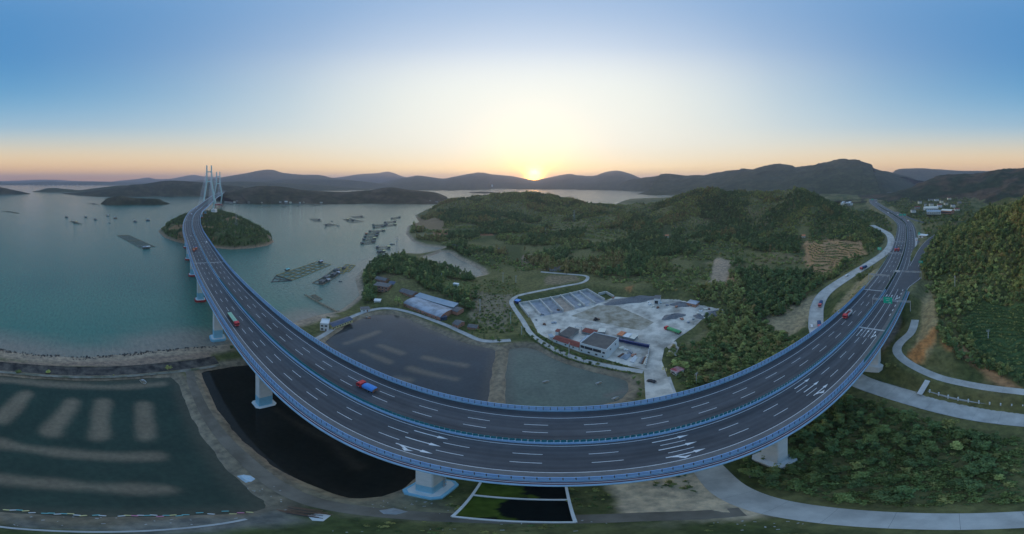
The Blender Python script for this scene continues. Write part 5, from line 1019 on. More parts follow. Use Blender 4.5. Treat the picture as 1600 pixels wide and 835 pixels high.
def sheet(label, pts, m, z, cat='tarpaulin', name='tarpaulin', rise=.25):
    P_ = [G(a, b, z) for a, b in pts]; c_ = sum(P_, Vector()) / len(P_); n = len(P_); v = [(p.x, p.y, float(max(hgt(p.x, p.y), 2.0)) + .06) for p in P_] + [tuple(c_.lerp(p, .55) + Vector((0, 0, rise * (1 if i % 2 else .45) + .2))) for i, p in enumerate(P_)] + [tuple(c_ + Vector((0, 0, rise * .6 + .2)))]
    f = [(i, (i + 1) % n, (i + 1) % n + n, i + n) for i in range(n)] + [(i + n, (i + 1) % n + n, 2 * n) for i in range(n)]; tag(MB().add(v, f).build(name, m), label, cat)
sheet('pale blue plastic sheet crumpled on the dike edge', [(370, 743), (381, 742), (392, 744), (399, 749), (393, 753), (384, 754), (377, 749)], mat('pale_blue_plastic', (.30, .42, .52), (.42, .5, .56), 1.5, .5), 3.2)
sheet('white sheet spread beside the dirt track at the bottom', [(480, 806), (498, 802), (517, 806), (505, 815), (488, 814)], M['white'], 3.4, rise=.1)
sheet('grey plastic sheet lying in the puddle beside the bridge foot', [(590, 798), (615, 794), (640, 800), (620, 805), (598, 804)], V['grey'], 3.4, rise=.05)
t = thing('timber_pile', 'dark pile of timbers and netting beside the dirt track', 'timber pile', G(472, 801, 3.5), .4)
for k in range(9): MB().box((random.uniform(-1.2, 1.2), -1.6 + k * .4, .25 + .1 * (k % 3)), (random.uniform(5, 8), .22, .2), random.uniform(-.12, .12)).build('timber', V['rust'] if k % 3 else M['dark'], t)
t = thing('trough', 'long pale concrete trough at the bottom edge by the track', 'trough', G(170, 826, 3.5), -.1)
jn = MB()
for k in range(90):
    px, py = random.choice([(random.uniform(520, 1000), random.uniform(812, 834)), (random.uniform(330, 460), random.uniform(755, 800)), (random.uniform(0, 380), random.uniform(806, 822)), (random.uniform(560, 720), random.uniform(782, 806)), (random.uniform(1110, 1260), random.uniform(812, 830))]); p = G(px, py, 3.3); p.z = float(hgt(p.x, p.y)) + .1
    jn.box(p, (random.uniform(.1, .6), random.uniform(.1, .3), random.uniform(.06, .2)), random.random() * 3)
struct(jn.build('litter', M['conc']), 'scattered pale rubble and litter along the tracks', 'stuff')
COL.objects.unlink(t); bpy.data.objects.remove(t)
t = thing('concrete_coping', 'pale concrete edge of the next pond at the bottom', 'kerb'); CP = Path(gp([(-60, 812, 3.3), (0, 824, 3.3), (60, 829, 3.3), (150, 832, 3.3), (250, 829, 3.3), (340, 820, 3.3), (385, 812, 3.3)]), 2)
MB().sweep(CP, [(-.35, -.6), (.35, -.6), (.35, .3), (-.35, .3)], 0, CP.len, 2).build('coping', M['conc'], t)
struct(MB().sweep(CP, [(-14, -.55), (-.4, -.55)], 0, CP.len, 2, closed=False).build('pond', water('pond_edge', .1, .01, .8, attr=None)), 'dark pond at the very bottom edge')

# ------------------------------------------------------------------ fish rafts and boats
M['wood'] = mat('weathered_plank', (.20, .17, .11), (.13, .11, .075), 1.2, .85); M['woody'] = mat('yellow_plank', (.30, .23, .07), (.2, .16, .06), 1.2, .85)
M['net'] = mat('net', (.014, .024, .026), (.03, .045, .045), 1.5, .6); M['netp'] = mat('blue_net', (.05, .10, .12), (.09, .15, .17), 1.0, .6); M['hutw'] = mat('hut_board', (.10, .10, .095), (.17, .165, .15), 1.0, .85)
def raft(label, c4, nu, nv, huts=(), group=None, plank=None, bw=.9, net=True):
    c_ = sum(c4, Vector()) / 4; t = thing('fish_raft', label, 'fish raft', (c_.x, c_.y, 0), 0, group); Lc = [q - c_ for q in c4]
    def at(u, v): return Lc[0].lerp(Lc[1], u).lerp(Lc[3].lerp(Lc[2], u), v)
    def beam(a, b, w_, z): d = b - a; return MB().box((a + b) / 2 + Vector((0, 0, z)), (d.length + w_, w_, .3), math.atan2(d.y, d.x))
    pl = plank or M['wood']
    for i in range(nu + 1): beam(at(i / nu, 0), at(i / nu, 1), bw, .36).build('walkway', pl, t)
    for j in range(nv + 1): beam(at(0, j / nv), at(1, j / nv), bw, .40).build('walkway', pl, t)
    if net:
        for i in range(nu):
            for j in range(nv):
                p = [at((i + a) / nu, (j + b) / nv) for a, b in ((.2, .18), (.8, .18), (.8, .82), (.2, .82))]; e = [at((i + a) / nu, (j + b) / nv) for a, b in ((.27, .26), (.73, .26), (.73, .74), (.27, .74))]
                MB().add([(v.x, v.y, .22) for v in p] + [(v.x, v.y, .12) for v in e], [(0, 4, 5, 1), (1, 5, 6, 2), (2, 6, 7, 3), (3, 7, 4, 0)]).build('net_pen', M['netp'] if (i + j) % 2 else M['net'], t)
    for u, v, w_, d_, h_, m_ in huts:
        p = at(u, v); hh = ob('hut', None, t, (p.x, p.y, .5), math.atan2(Lc[1].y - Lc[0].y, Lc[1].x - Lc[0].x))
        MB().box((0, 0, h_ / 2), (w_, d_, h_)).build('hut_wall', M['hutw'], hh); r = MB()
        for s in (-1, 1): r.add([(-w_ / 2 - .3, s * (d_ / 2 + .4), h_ - .1), (w_ / 2 + .3, s * (d_ / 2 + .4), h_ - .1), (w_ / 2 + .3, 0, h_ + .9), (-w_ / 2 - .3, 0, h_ + .9)], [(0, 1, 2, 3)])
        r.build('hut_roof', m_, hh); MB().box((0, -d_ / 2 - .02, 1.0), (.9, .06, 1.8)).build('hut_door', M['dark'], hh)
    return t
def q4(*l): return [G(a, b, .3) for a, b in l]
RG = 'fish farm rafts in the bay'
raft('large yellow planked fish raft of four bays in the middle of the bay', q4((432, 430), (494.5, 409), (517, 413.7), (457, 438)), 8, 3, [(1.0, .3, 6, 4, 2.6, B['greysheet']), (.28, -.12, 6, 3.5, 2.2, FC['teal'])], RG, M['woody'], .6)
raft('dark pointed net frame at the left end of the large fish raft', q4((431.5, 430.5), (456, 438.6), (456, 438.8), (424, 440.8)), 3, 2, [], RG, M['dark'], .7)
for k, (x0, y0, x1, y1, lab) in enumerate(((496, 444, 515, 433, 'dark floating huts at the near end of the raft village'), (515, 433, 529, 422, 'dark floating huts in the middle of the raft village'), (528, 427, 537, 418.5, 'yellow netted raft beside the floating huts'), (537, 424, 547.5, 414, 'yellow edged raft at the far end of the raft village'))):
    a, b = G(x0, y0, .3), G(x1, y1, .3); n_ = Vector((-(b - a).y, (b - a).x, 0)).normalized() * 6.5
    raft(lab, [a - n_, b - n_, b + n_, a + n_], 3, 2, [(.2, .3, 6, 5, 2.6, B['greytile']), (.75, .6, 6, 5, 2.6, B['greytile']), (.5, .1, 4, 4, 2.2, B['greysheet'])] if k < 2 else [(.3, .7, 5, 4, 2.4, B['greytile'])], RG, M['woody'] if k > 1 else M['wood'], 1.1)
rows = [(1165, 332, 140, 40), (1178, 296, 130, 26), (1195, 266, 140, 24), (1207, 238, 140, 22), (1258, 210, 170, 24), (1275, 168, 110, 26), (1290, 146, 160, 18), (1400, 150, 120, 26), (1395, 118, 120, 22), (1455, 74, 95, 30)]
words = ['nearest, ending in a point', 'second', 'third', 'fourth, with an orange hut', 'fifth', 'sixth', 'seventh', 'right hand', 'second last', 'last and farthest']
for k, (zx, zy, w_, h_) in enumerate(rows):
    P = lambda a, b: (400 + a * .15, 330 + b * .15)
    c4 = q4(P(zx - w_ * .5, zy - h_ * .1), P(zx + w_ * .3, zy - h_ * .5), P(zx + w_ * .5, zy + h_ * .1), P(zx - w_ * .3, zy + h_ * .5))
    raft('grey fish raft, ' + words[k] + ' from the near end of the raft line' if k in (1, 2, 3, 4, 5, 6) else 'grey fish raft in the long raft line, ' + words[k], c4, 6, 2, [(1.03, .5, 7, 5, 2.8, B['yellow'] if k % 3 == 1 else B['greytile']), (-.03, .5, 5, 5, 2.6, B['orange'] if k == 3 else B['greytile'])], RG, M['wood'], 1.0)
for lab, c4, nu, nv, hu in (('small raft far out with a hut at its right end', q4((484, 342.5), (492, 341.5), (503, 346), (490, 346.5)), 4, 2, [(1, .6, 6, 5, 3, B['greytile'])]), ('white netted oval raft near the middle of the bay', q4((506, 351), (514, 349.5), (525, 351.5), (514, 354.5)), 4, 2, [(.0, .5, 5, 4, 2.6, B['greytile'])]),
                            ('wide grey raft with scattered huts in the outer bay', q4((536, 343), (548, 341.5), (568, 346.5), (547, 348.5)), 6, 2, [(.3, .3, 7, 5, 3, B['yellow']), (.5, .6, 6, 5, 3, B['greytile'])]), ('long raft behind the wide grey raft', q4((547, 338.5), (562, 337), (571, 340.5), (556, 341.5)), 5, 2, [(.9, .5, 6, 5, 3, B['greytile'])]),
                            ('open rectangular raft with huts at both ends near the headland', q4((589, 386), (607, 385.5), (608, 389.5), (590, 390)), 1, 1, [(0, .5, 5, 6, 3, B['greytile']), (1, .5, 5, 7, 3.4, B['yellow'])]), ('compact raft of dark huts with a yellow end near the headland', q4((588.5, 394), (600, 392), (601.5, 395), (590, 397)), 2, 2, [(.3, .5, 6, 5, 2.8, B['greytile']), (.9, .5, 5, 4, 2.2, B['yellow'])]),
                            ('long grey fish raft left of the bridge with huts along one edge', q4((183, 368), (201, 367.3), (242, 385.5), (219, 387.5)), 8, 2, [(.18, 1.05, 6, 5, 3, B['greysheet']), (.3, 1.05, 6, 5, 3, B['white']), (.42, 1.05, 7, 5, 3, B['cream'])]), ('low cluttered raft near the moored fishing boats', q4((109, 346.5), (113, 345.5), (128, 350), (122, 350.5)), 4, 2, [(.3, .5, 7, 5, 3, B['greytile']), (.7, .5, 7, 5, 3, B['yellow'])]),
                            ('thin raft line at the far left of the bay', q4((4, 330.5), (12, 329.8), (31, 333), (28, 333.8)), 8, 1, []), ('thin raft line before the small islet', q4((137, 318.4), (146, 317.8), (155, 319.4), (147, 320)), 5, 1, [(.5, .5, 9, 7, 3, B['greytile'])]),
                            ('first far raft along the peninsula shore', q4((402, 323.6), (410, 322.8), (424, 323.6), (416, 324.5)), 5, 1, []), ('second far raft along the peninsula shore', q4((432, 322.8), (438, 322.2), (451, 322.8), (446, 323.6)), 5, 1, [(.8, .5, 9, 7, 3, B['greytile'])]), ('third far raft along the peninsula shore', q4((460, 322.2), (466, 321.5), (476, 322), (470, 322.8)), 5, 1, [(.3, .5, 9, 7, 3, B['greytile'])]), ('fourth far raft along the peninsula shore', q4((481, 321.4), (487, 320.8), (503, 321.4), (497, 322.2)), 5, 1, [(.5, .5, 9, 7, 3, B['greytile'])])):
    raft(lab, c4, nu, nv, hu, RG, M['wood'], 1.1)
raft('small raft with netting at the head of the jetty', q4((486, 462), (492, 460.5), (503, 467.5), (497, 470)), 3, 2, [], RG, M['wood'], .8)
t = thing('jetty', 'narrow plank jetty running out from the shore', 'jetty'); a, b = G(477, 460.5, 1.2), G(527, 487, 1.2); d = b - a
for k in range(24): p = a.lerp(b, (k + .5) / 24); MB().box(p, (d.length / 24 - .12, 1.7, .2), math.atan2(d.y, d.x)).build('plank', M['wood'], t)
for k in range(9):
    p = a.lerp(b, k / 8)
    for s in (-.8, .8): MB().tube((p.x + s * .5, p.y + s, -2), (p.x + s * .5, p.y + s, 1.9), .13, n=6).build('post', M['dark'], t)
def boat(label, p, rz, L_, hull, cabin, group=None, name='fishing_boat'):
    t = thing(name, label, 'boat', p, rz, group); b = MB(); st = [(-.5, .34, .5), (-.3, .42, .42), (0, .45, .38), (.3, .36, .5), (.44, .18, .75), (.5, .02, .95)]; v = []
    for x, hw, z in st:
        W = L_ * .30 * hw / .45
        v += [(x * L_, -W, z * L_ * .13), (x * L_, -W * .6, -.4), (x * L_, W * .6, -.4), (x * L_, W, z * L_ * .13)]
    f = [(i * 4 + j, i * 4 + j + 1, i * 4 + 5 + j, i * 4 + 4 + j) for i in range(5) for j in range(3)] + [(0, 3, 2, 1)]; b.add(v, f); b.build('hull', hull, t)
    MB().add([(x, y, z - .25) for x, y, z in v[::4]] + [(x, y, z - .25) for x, y, z in v[3::4]], [(i, i + 1, i + 7, i + 6) for i in range(5)]).build('deck', M['wood'], t)
    c_ = MB().box((-L_ * .25, 0, L_ * .11), (L_ * .3, L_ * .2, L_ * .15), taper=.92).build('cabin', cabin, t); MB().box((-L_ * .25, 0, L_ * .19), (L_ * .34, L_ * .23, .2)).build('cabin_roof', V['grey'], c_)
    MB().box((-L_ * .095, 0, L_ * .13), (.08, L_ * .15, L_ * .05)).build('window', M['glass'], c_); MB().tube((L_ * .15, 0, 0), (L_ * .15, 0, L_ * .38), .09, .05, 6).build('mast', M['steel'], t)
    return t
hb = mat('blue_hull', (.03, .06, .10), (.05, .09, .14), 1, .5); hr = mat('brown_hull', (.12, .07, .05), None)
for px, py, lab, rz, L_ in ((104, 339.6, 'moored fishing boat farthest left of the fleet', .35, 20), (134, 339.6, 'moored fishing boat, second from the left of the fleet', .3, 19), (149, 343.4, 'moored fishing boat in the middle of the fleet, nearest to the camera side', .25, 20), (168.5, 337.2, 'larger dark fishing boat at the back of the fleet', -2.9, 24), (180, 341.2, 'white sided fishing boat tied behind the dark one', .2, 22), (211, 346.4, 'moored fishing boat second from the right of the fleet', .15, 21), (231, 344.6, 'moored fishing boat rightmost of the fleet', .1, 23)):
    boat(lab, G(px, py, .2), rz + R(-10), L_, hb if rz != .2 else hr, V['white'], 'fishing boats moored left of the bridge')
for px, py, lab, L_, m_ in ((171, 348.3, 'tiny dark skiff in front of the moored fleet', 10, hb), (613, 382.4, 'small boat under way near the pylon headland', 9, hb), (518.5, 346, 'tiny skiff between the outer rafts', 7, hb), (528.5, 353, 'small boat beside the oval raft', 9, hb), (508, 356, 'smallest skiff below the oval raft', 5, hb), (532, 440, 'small dark skiff off the raft village', 4, hb)): boat(lab, G(px, py, .2), .4, L_, m_, V['grey'], None, 'skiff')
for px, py, lab in ((503, 524, 'white skiff tied up at the corner of the pond'), (575, 497, 'orange skiff at the far bank of the pond'), (936, 599, 'small white boat adrift on the grey green pond'), (853, 597, 'tiny blue boat adrift on the grey green pond'), (224, 597, 'small pale boat in the large dark pond'), (962, 623, 'white boat beached at the corner of the grey green pond')): boat(lab, G(px, py, 2.1), .3, 3.4 if px > 600 else 4.2, V['white'] if 'orange' not in lab else V['orange'], V['grey'], None, 'skiff')
# ------------------------------------------------------------------ far shore towns
fb = 0
for px0, px1, d0, n, zc, lab in ((352, 372, 1400, 5, 3, 'pale waterfront house on the peninsula below the second tower'), (384, 520, 1400, 14, 4, 'pale waterfront house along the peninsula shore'), (640, 690, 1440, 8, 4, 'pale house on the peninsula point'), (372, 390, 1640, 3, 55, 'white block on the peninsula ridge')):
    for k in range(n):
        px = px0 + (px1 - px0) * (k + random.uniform(.1, .9)) / n; q = D(px, 300, d0 + random.uniform(-20, 60)); q.z = zc; e = Vector((math.cos(R((px - 800) / PXD)), -math.sin(R((px - 800) / PXD)), 0)) * random.uniform(4, 9)
        house(nth(k + 1) + ' ' + lab + ', counted from the left', q - e, q + e, random.uniform(8, 12), random.uniform(5, 10), B[random.choice(['white', 'cream', 'grey', 'white'])], B[random.choice(['greytile', 'white', 'darkroof'])], random.choice(['flat', 'gable']), ridge=2.5, group='far shore houses: ' + lab, sill=False)
for k in range(16):
    px = 686 + 7.4 * k + random.uniform(-2, 2); d0 = random.uniform(4350, 4700); q = D(px, 300, d0); q.z = 1; e = Vector((math.cos(R((px - 800) / PXD)), -math.sin(R((px - 800) / PXD)), 0)) * random.uniform(12, 42)
    house(nth(k + 1) + ' hazy industrial block from the left on the far shore below the sunset', q - e, q + e, 30, random.choice([14, 18, 22, 60]) if k > 6 else random.choice([14, 18, 25]), B['white'], B['cream'], 'flat', cat='building', name='industrial_block', group='industrial blocks on the far shore', sill=False)
for k in range(14):
    px = 45 + 7.6 * k; q = D(px, 300, 7600 + random.uniform(-200, 200)); q.z = 1; e = Vector((math.cos(R((px - 800) / PXD)), -math.sin(R((px - 800) / PXD)), 0)) * random.uniform(20, 45)
    house(nth(k + 1) + ' tiny hazy town block from the left on the far left shore', q - e, q + e, 40, random.choice([10, 14, 22]), B['grey'], B['grey'], 'flat', cat='building', name='town_block', group='town blocks on the far left shore', sill=False)
p = D(333, 333, 700); p.z = 38; e = Vector((6, 3, 0)); house('pale building on the island right beside the bridge', p - e, p + e, 9, 8, B['white'], B['cream'], 'flat', [('f', .3, 4, 1.5, 1.5), ('f', .7, 4, 1.5, 1.5)], cat='building', name='island_building')
# ------------------------------------------------------------------ trees and shrubs
LEAF = dict(dark=mat('dark_leaf', (0.110, 0.148, 0.047), (0.154, 0.185, 0.059), .5, .7, rnd=.65, spec=.25), olive=mat('olive_leaf', (0.194, 0.196, 0.063), (0.244, 0.237, 0.080), .5, .7, rnd=.65, spec=.25), light=mat('light_leaf', (0.244, 0.278, 0.085), (0.296, 0.315, 0.106), .5, .7, rnd=.6, spec=.25),
            rust=mat('autumn_leaf', (0.264, 0.188, 0.076), (0.204, 0.165, 0.066), .5, .75, rnd=.65, spec=.2), deep=mat('deep_green_leaf', (0.075, 0.119, 0.045), (0.110, 0.152, 0.053), .5, .7, rnd=.6, spec=.25))
M['bark'] = mat('bark', (.085, .065, .048), (.13, .105, .08), 1.5, .9)
def leaves(rg, blobs, n, size, up=.35):
    """quads the size of a leaf clump, spread over and through a set of ellipsoid lobes"""
    B_ = np.array(blobs); w_ = B_[:, 3] * B_[:, 4]; k = rg.choice(len(B_), n, p=w_ / w_.sum()); d = rg.normal(size=(n, 3)); d[:, 2] += .25; d /= np.linalg.norm(d, axis=1)[:, None]
    r = rg.uniform(.55, 1.08, n)[:, None]; c = B_[k, :3] + d * r * np.stack([B_[k, 3], B_[k, 3], B_[k, 4]], 1)
    nn = d + rg.normal(size=(n, 3)) * .55; nn[:, 2] += up; nn /= np.linalg.norm(nn, axis=1)[:, None]
    t = np.cross(nn, rg.normal(size=(n, 3))); t /= np.linalg.norm(t, axis=1)[:, None]; b = np.cross(nn, t); s = (size * rg.uniform(.6, 1.35, n))[:, None]
    e = rg.uniform(.55, .95, n)[:, None]
    v = np.stack([c - t * s, c - b * s * e, c + t * s, c + b * s * e], 1).reshape(-1, 3); return v, np.arange(4 * n).reshape(n, 4)
def tree_shape(kind, seed):
    rg = np.random.default_rng(seed); bl = []
    if kind == 'round':
        h, r = 8.0, 3.0
        for i in range(11): a, q = rg.uniform(0, 6.28), rg.uniform(.2, 1) * r * .75; z = h * rg.uniform(.38, .86); f = 1 - abs(z / h - .58) * 1.2; bl.append((q * f * math.cos(a), q * f * math.sin(a), z, rg.uniform(.9, 1.6), rg.uniform(.7, 1.2)))
        n, s = 820, .29
    elif kind == 'tall':
        h, r = 10.0, 2.2
        for i in range(11): a, z = rg.uniform(0, 6.28), h * rg.uniform(.25, .93); f = 1.1 - abs(z / h - .5); q = rg.uniform(.1, .9) * r * f; bl.append((q * math.cos(a), q * math.sin(a), z, rg.uniform(.7, 1.25), rg.uniform(.8, 1.5)))
        n, s = 760, .28
    elif kind == 'cone':
        h, r = 10.5, 1.9
        for i in range(13): z = h * (.12 + .85 * i / 12); f = 1.05 - z / h; a = rg.uniform(0, 6.28); q = r * f * .4; bl.append((q * math.cos(a), q * math.sin(a), z, .35 + r * f * .75, .8))
        n, s = 640, .26
    elif kind == 'plume':                               # bamboo and feathery clumps
        h, r = 7.5, 2.6
        for i in range(12): a = rg.uniform(0, 6.28); q = r * rg.uniform(.3, 1); z = h * (.95 - .45 * (q / r) ** 2) * rg.uniform(.6, 1); bl.append((q * math.cos(a), q * math.sin(a), z, .55, 1.2))
        n, s = 640, .26
    elif kind == 'shrub':
        h, r = 2.4, 1.6
        for i in range(6): a, q = rg.uniform(0, 6.28), rg.uniform(0, 1); bl.append((q * math.cos(a), q * math.sin(a), rg.uniform(.5, 1.5), rg.uniform(.5, .9), rg.uniform(.45, .8)))
        n, s = 190, .26
    else:                                               # tea and low bushes
        h, r = 1.0, .8
        for i in range(3): bl.append((rg.uniform(-.4, .4), rg.uniform(-.4, .4), .5, .55, .45))
        n, s = 80, .2
    v, f = leaves(rg, bl, n, s); tr = MB()
    if kind in ('round', 'tall', 'cone', 'plume'):
        tr.tube((0, 0, -.6), (.1, .05, h * .45), .2, .13, 6); tr.tube((.1, .05, h * .45), (0, .1, h * .8), .13, .04, 5)
        for i in range(5): b = bl[i]; tr.tube((.08, .04, h * (.26 + .07 * i)), b[:3], .08, .03, 4, cap=False)
    return v, f, tr
PROTO = bpy.data.collections.new('plant_kinds'); KI = {}
SHAPES = {}
def proto(key, kind, leaf, seed):
    v, f, tr = tree_shape(kind, seed); b = MB(); b.add(v, f.tolist(), 0)
    cm = b.mesh('crown', LEAF[leaf]); tm = tr.mesh('trunk', M['bark']) if tr.v else None
    b.add(tr.v, tr.f, 1); me = b.mesh(key, [LEAF[leaf], M['bark']]); KI[key] = len(KI); o = bpy.data.objects.new('%02d_%s' % (KI[key], key), me); PROTO.objects.link(o); SHAPES[key] = (cm, tm)
for key, kd, lf in (('oak_dark', 'round', 'dark'), ('oak_olive', 'round', 'olive'), ('tall_dark', 'tall', 'deep'), ('tall_olive', 'tall', 'olive'), ('pine', 'cone', 'deep'), ('plume', 'plume', 'light'), ('autumn', 'tall', 'rust'), ('autumn_round', 'round', 'rust'), ('oak_light', 'round', 'light'), ('shrub_dark', 'shrub', 'dark'), ('shrub_olive', 'shrub', 'olive'), ('shrub_light', 'shrub', 'light'), ('shrub_rust', 'shrub', 'rust'), ('tea', 'tea', 'deep'), ('oak_b', 'round', 'deep'), ('tea_light', 'tea', 'olive')):
    proto(key, kd, lf, 100 + len(KI) * 7)
def forest(name, label, pts, kinds, scales):
    if not len(pts): return
    me = bpy.data.meshes.new(name); me.vertices.add(len(pts)); me.vertices.foreach_set('co', np.asarray(pts, np.float32).ravel())
    for nm, tp, dat in (('kind', 'INT', np.asarray(kinds, np.int32)), ('size', 'FLOAT', np.asarray(scales, np.float32)), ('turn', 'FLOAT', rng.uniform(0, 6.28, len(pts)).astype(np.float32))):
        me.attributes.new(nm, tp, 'POINT').data.foreach_set('value', dat)
    o = ob(name, me); struct(o, label, 'stuff'); g = bpy.data.node_groups.new(name, 'GeometryNodeTree'); g.interface.new_socket('Geometry', in_out='INPUT', socket_type='NodeSocketGeometry'); g.interface.new_socket('Geometry', in_out='OUTPUT', socket_type='NodeSocketGeometry')
    n = g.nodes; l = g.links; gi, go = n.new('NodeGroupInput'), n.new('NodeGroupOutput'); ci = n.new('GeometryNodeCollectionInfo'); ci.inputs['Collection'].default_value = PROTO; ci.inputs['Separate Children'].default_value = True; ci.inputs['Reset Children'].default_value = True
    ip = n.new('GeometryNodeInstanceOnPoints'); ip.inputs['Pick Instance'].default_value = True
    def na(nm, tp): q = n.new('GeometryNodeInputNamedAttribute'); q.data_type = tp; q.inputs['Name'].default_value = nm; return q.outputs['Attribute']
    cx = n.new('ShaderNodeCombineXYZ'); l.new(na('turn', 'FLOAT'), cx.inputs[2]); l.new(cx.outputs[0], ip.inputs['Rotation']); l.new(na('size', 'FLOAT'), ip.inputs['Scale']); l.new(na('kind', 'INT'), ip.inputs['Instance Index'])
    l.new(gi.outputs[0], ip.inputs['Points']); l.new(ci.outputs[0], ip.inputs['Instance']); l.new(ip.outputs[0], go.inputs[0]); m_ = o.modifiers.new('scatter', 'NODES'); m_.node_group = g
CLEAR = [hpoly(p) for p in ([(1258, 380), (1346, 378), (1350, 398), (1328, 402), (1300, 428), (1270, 432), (1257, 405)], [(1115, 405), (1142, 408), (1136, 440), (1108, 442)], [(745, 460), (796, 462), (788, 515), (740, 500)], [(640, 342), (696, 347), (690, 360), (650, 355)], [(855, 432), (925, 430), (925, 443), (850, 449)], [(690, 437), (745, 440), (738, 462), (696, 456)],
                             [(1440, 470), (1455, 440), (1464, 480), (1466, 512), (1452, 560), (1432, 566), (1420, 548), (1436, 520)], [(1366, 506), (1430, 494), (1430, 515), (1412, 540), (1398, 552), (1376, 552)], [(1200, 505), (1285, 458), (1270, 485), (1262, 512), (1205, 535)], [(1500, 502), (1532, 472), (1660, 468), (1660, 598), (1600, 598), (1542, 560)], [(1036, 352), (1050, 352), (1050, 377), (1036, 377)], [(1246, 355), (1264, 355), (1264, 378), (1246, 378)])]
CLEAR += [hpoly([(586, 432), (625, 432), (642, 447), (700, 470), (724, 490), (724, 514), (690, 508), (640, 488), (600, 474), (590, 455)]), hpoly([(494, 526), (500, 505), (548, 492), (560, 498), (512, 524)])]
BOOK = np.minimum.reduce([PATHD[id(P_)] - hw for P_, hw in ((SIDE, 11), (HILLPATH, 3.4), (BOTTOM, 5.6), (YROAD, 3.0), (DIKE, 2.6), (TRACK, 2.8), (RAMP, 6.5), (LOOP, 5.5))]); BOOK = np.minimum(BOOK, dM - 19); BOOK = np.minimum(BOOK, -yd - 1.5); BOOK = np.minimum(BOOK, -pondd - 1.5)
def sample(A, x, y):
    i = np.clip(np.searchsorted(AX, x) - 1, 0, len(AX) - 1); j = np.clip(np.searchsorted(AY, y) - 1, 0, len(AY) - 1); return A[j, i]
MWX = MW.p[::4, :2]
def scatter(poly, per, clear=True, hmin=2.9, bridge=True, rg=rng):
    """points at one per `per` square metres inside the polygon, off roads, water and clearings"""
    lo, hi = poly.min(0), poly.max(0); n = int((hi - lo).prod() / per); x, y = rg.uniform(lo[0], hi[0], n), rg.uniform(lo[1], hi[1], n)
    k = inside(x, y, poly); x, y = x[k], y[k]; az = np.degrees(np.arctan2(x, y)); k = (np.abs(az) < 112) & (sample(BOOK, x, y) > .6) & (hgt(x, y) > hmin); x, y = x[k], y[k]
    if clear:
        for c in CLEAR:
            k = ~inside(x, y, c); x, y = x[k], y[k]
    d, _ = segdist(x, y, MWX); k = d > (20 if bridge else 0); x, y = x[k], y[k]
    return np.stack([x, y, hgt(x, y) - .15], 1)
def rsize(a, b, n): return a + (b - a) * rng.uniform(size=n) ** 2.0
def pick(n, table):
    ks = list(table); p = np.array([table[q] for q in ks], float); return rng.choice([KI[q] for q in ks], n, p=p / p.sum())
# central hills: woods in patches, scrub and terraces between
CH = np.array([D(p, 300, d)[:2] for p, d in ((632, 560), (640, 790), (690, 1010), (760, 1060), (830, 1010), (900, 950), (980, 880), (1060, 830), (1120, 770), (1200, 730), (1260, 680), (1330, 590), (1385, 470), (1378, 400), (1345, 330), (1290, 260), (1255, 190), (1190, 150), (1140, 160), (1080, 230), (1010, 268), (960, 275), (925, 300), (880, 305), (840, 320), (780, 330), (745, 360), (705, 430), (690, 490))])
P = scatter(CH, 9.0); wood = fbm(P[:, 0] / 55, P[:, 1] / 55, 3, 61); dist = np.hypot(P[:, 0], P[:, 1]); u = rng.uniform(size=len(P))
ash = fbm(P[:, 0] / 70 + 9, P[:, 1] / 70, 2, 66)
gl = gully(P[:, 0], P[:, 1]); tr_ = (wood + .22 * gl > .47) & (u < .70); sh_ = ~tr_ & (u > .25)  # gl picks darker trees in gullies, lighter on ridges, imitating shaded folds
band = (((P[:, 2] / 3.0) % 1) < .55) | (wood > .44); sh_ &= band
k = tr_ & (ash <= .52) & (gl > .3); forest('forest', 'deep green tall woods darkened as shade in the gullies of the central hills', P[k], pick(k.sum(), dict(oak_dark=4, tall_dark=4, oak_b=6, oak_olive=.6, pine=1)), rsize(.6, 1.4, k.sum()))
k = tr_ & (ash <= .52) & (gl <= .3); forest('forest', 'olive woods lightened as if lit on the ridges of the central hills', P[k], pick(k.sum(), dict(oak_dark=2, oak_olive=5, tall_olive=4, plume=2.5, autumn=.5, oak_light=3)), rsize(.45, 1.15, k.sum()))
forest('autumn_forest', 'stands of rust coloured and yellowing trees on the central hills', P[tr_ & (ash > .52)], pick((tr_ & (ash > .52)).sum(), dict(autumn=4, autumn_round=2, tall_olive=3, oak_olive=3, plume=1)), rsize(.55, 1.35, (tr_ & (ash > .52)).sum()))
forest('hill_scrub', 'low scrub covering the central hills', P[sh_], pick(sh_.sum(), dict(shrub_dark=3, shrub_olive=5, shrub_light=3.5, shrub_rust=1.2)), rng.uniform(.6, 1.5, sh_.sum()))
# right hill
RH = np.array([D(p, 300, d)[:2] for p, d in ((1432, 330), (1440, 250), (1450, 190), (1446, 160), (1462, 148), (1500, 128), (1600, 112), (1690, 110), (1700, 330), (1600, 330), (1520, 350), (1460, 370))])
P = scatter(RH, 5.0); u = rng.uniform(size=len(P)); wd = fbm(P[:, 0] / 35, P[:, 1] / 35, 3, 71); k = (u < .75) & (wd > .40)
forest('forest', 'dense mixed trees on the steep hill at the right', P[k], pick(k.sum(), dict(oak_dark=5, oak_olive=2.5, tall_dark=3, tall_olive=1.5, oak_light=2, oak_b=4, plume=1)), rsize(.45, 1.0, k.sum()))
forest('hill_scrub', 'rough scrub on the steep hill at the right', P[~k], pick((~k).sum(), dict(shrub_dark=4, shrub_olive=4, shrub_light=4, shrub_rust=1)), rng.uniform(.7, 1.6, (~k).sum()))
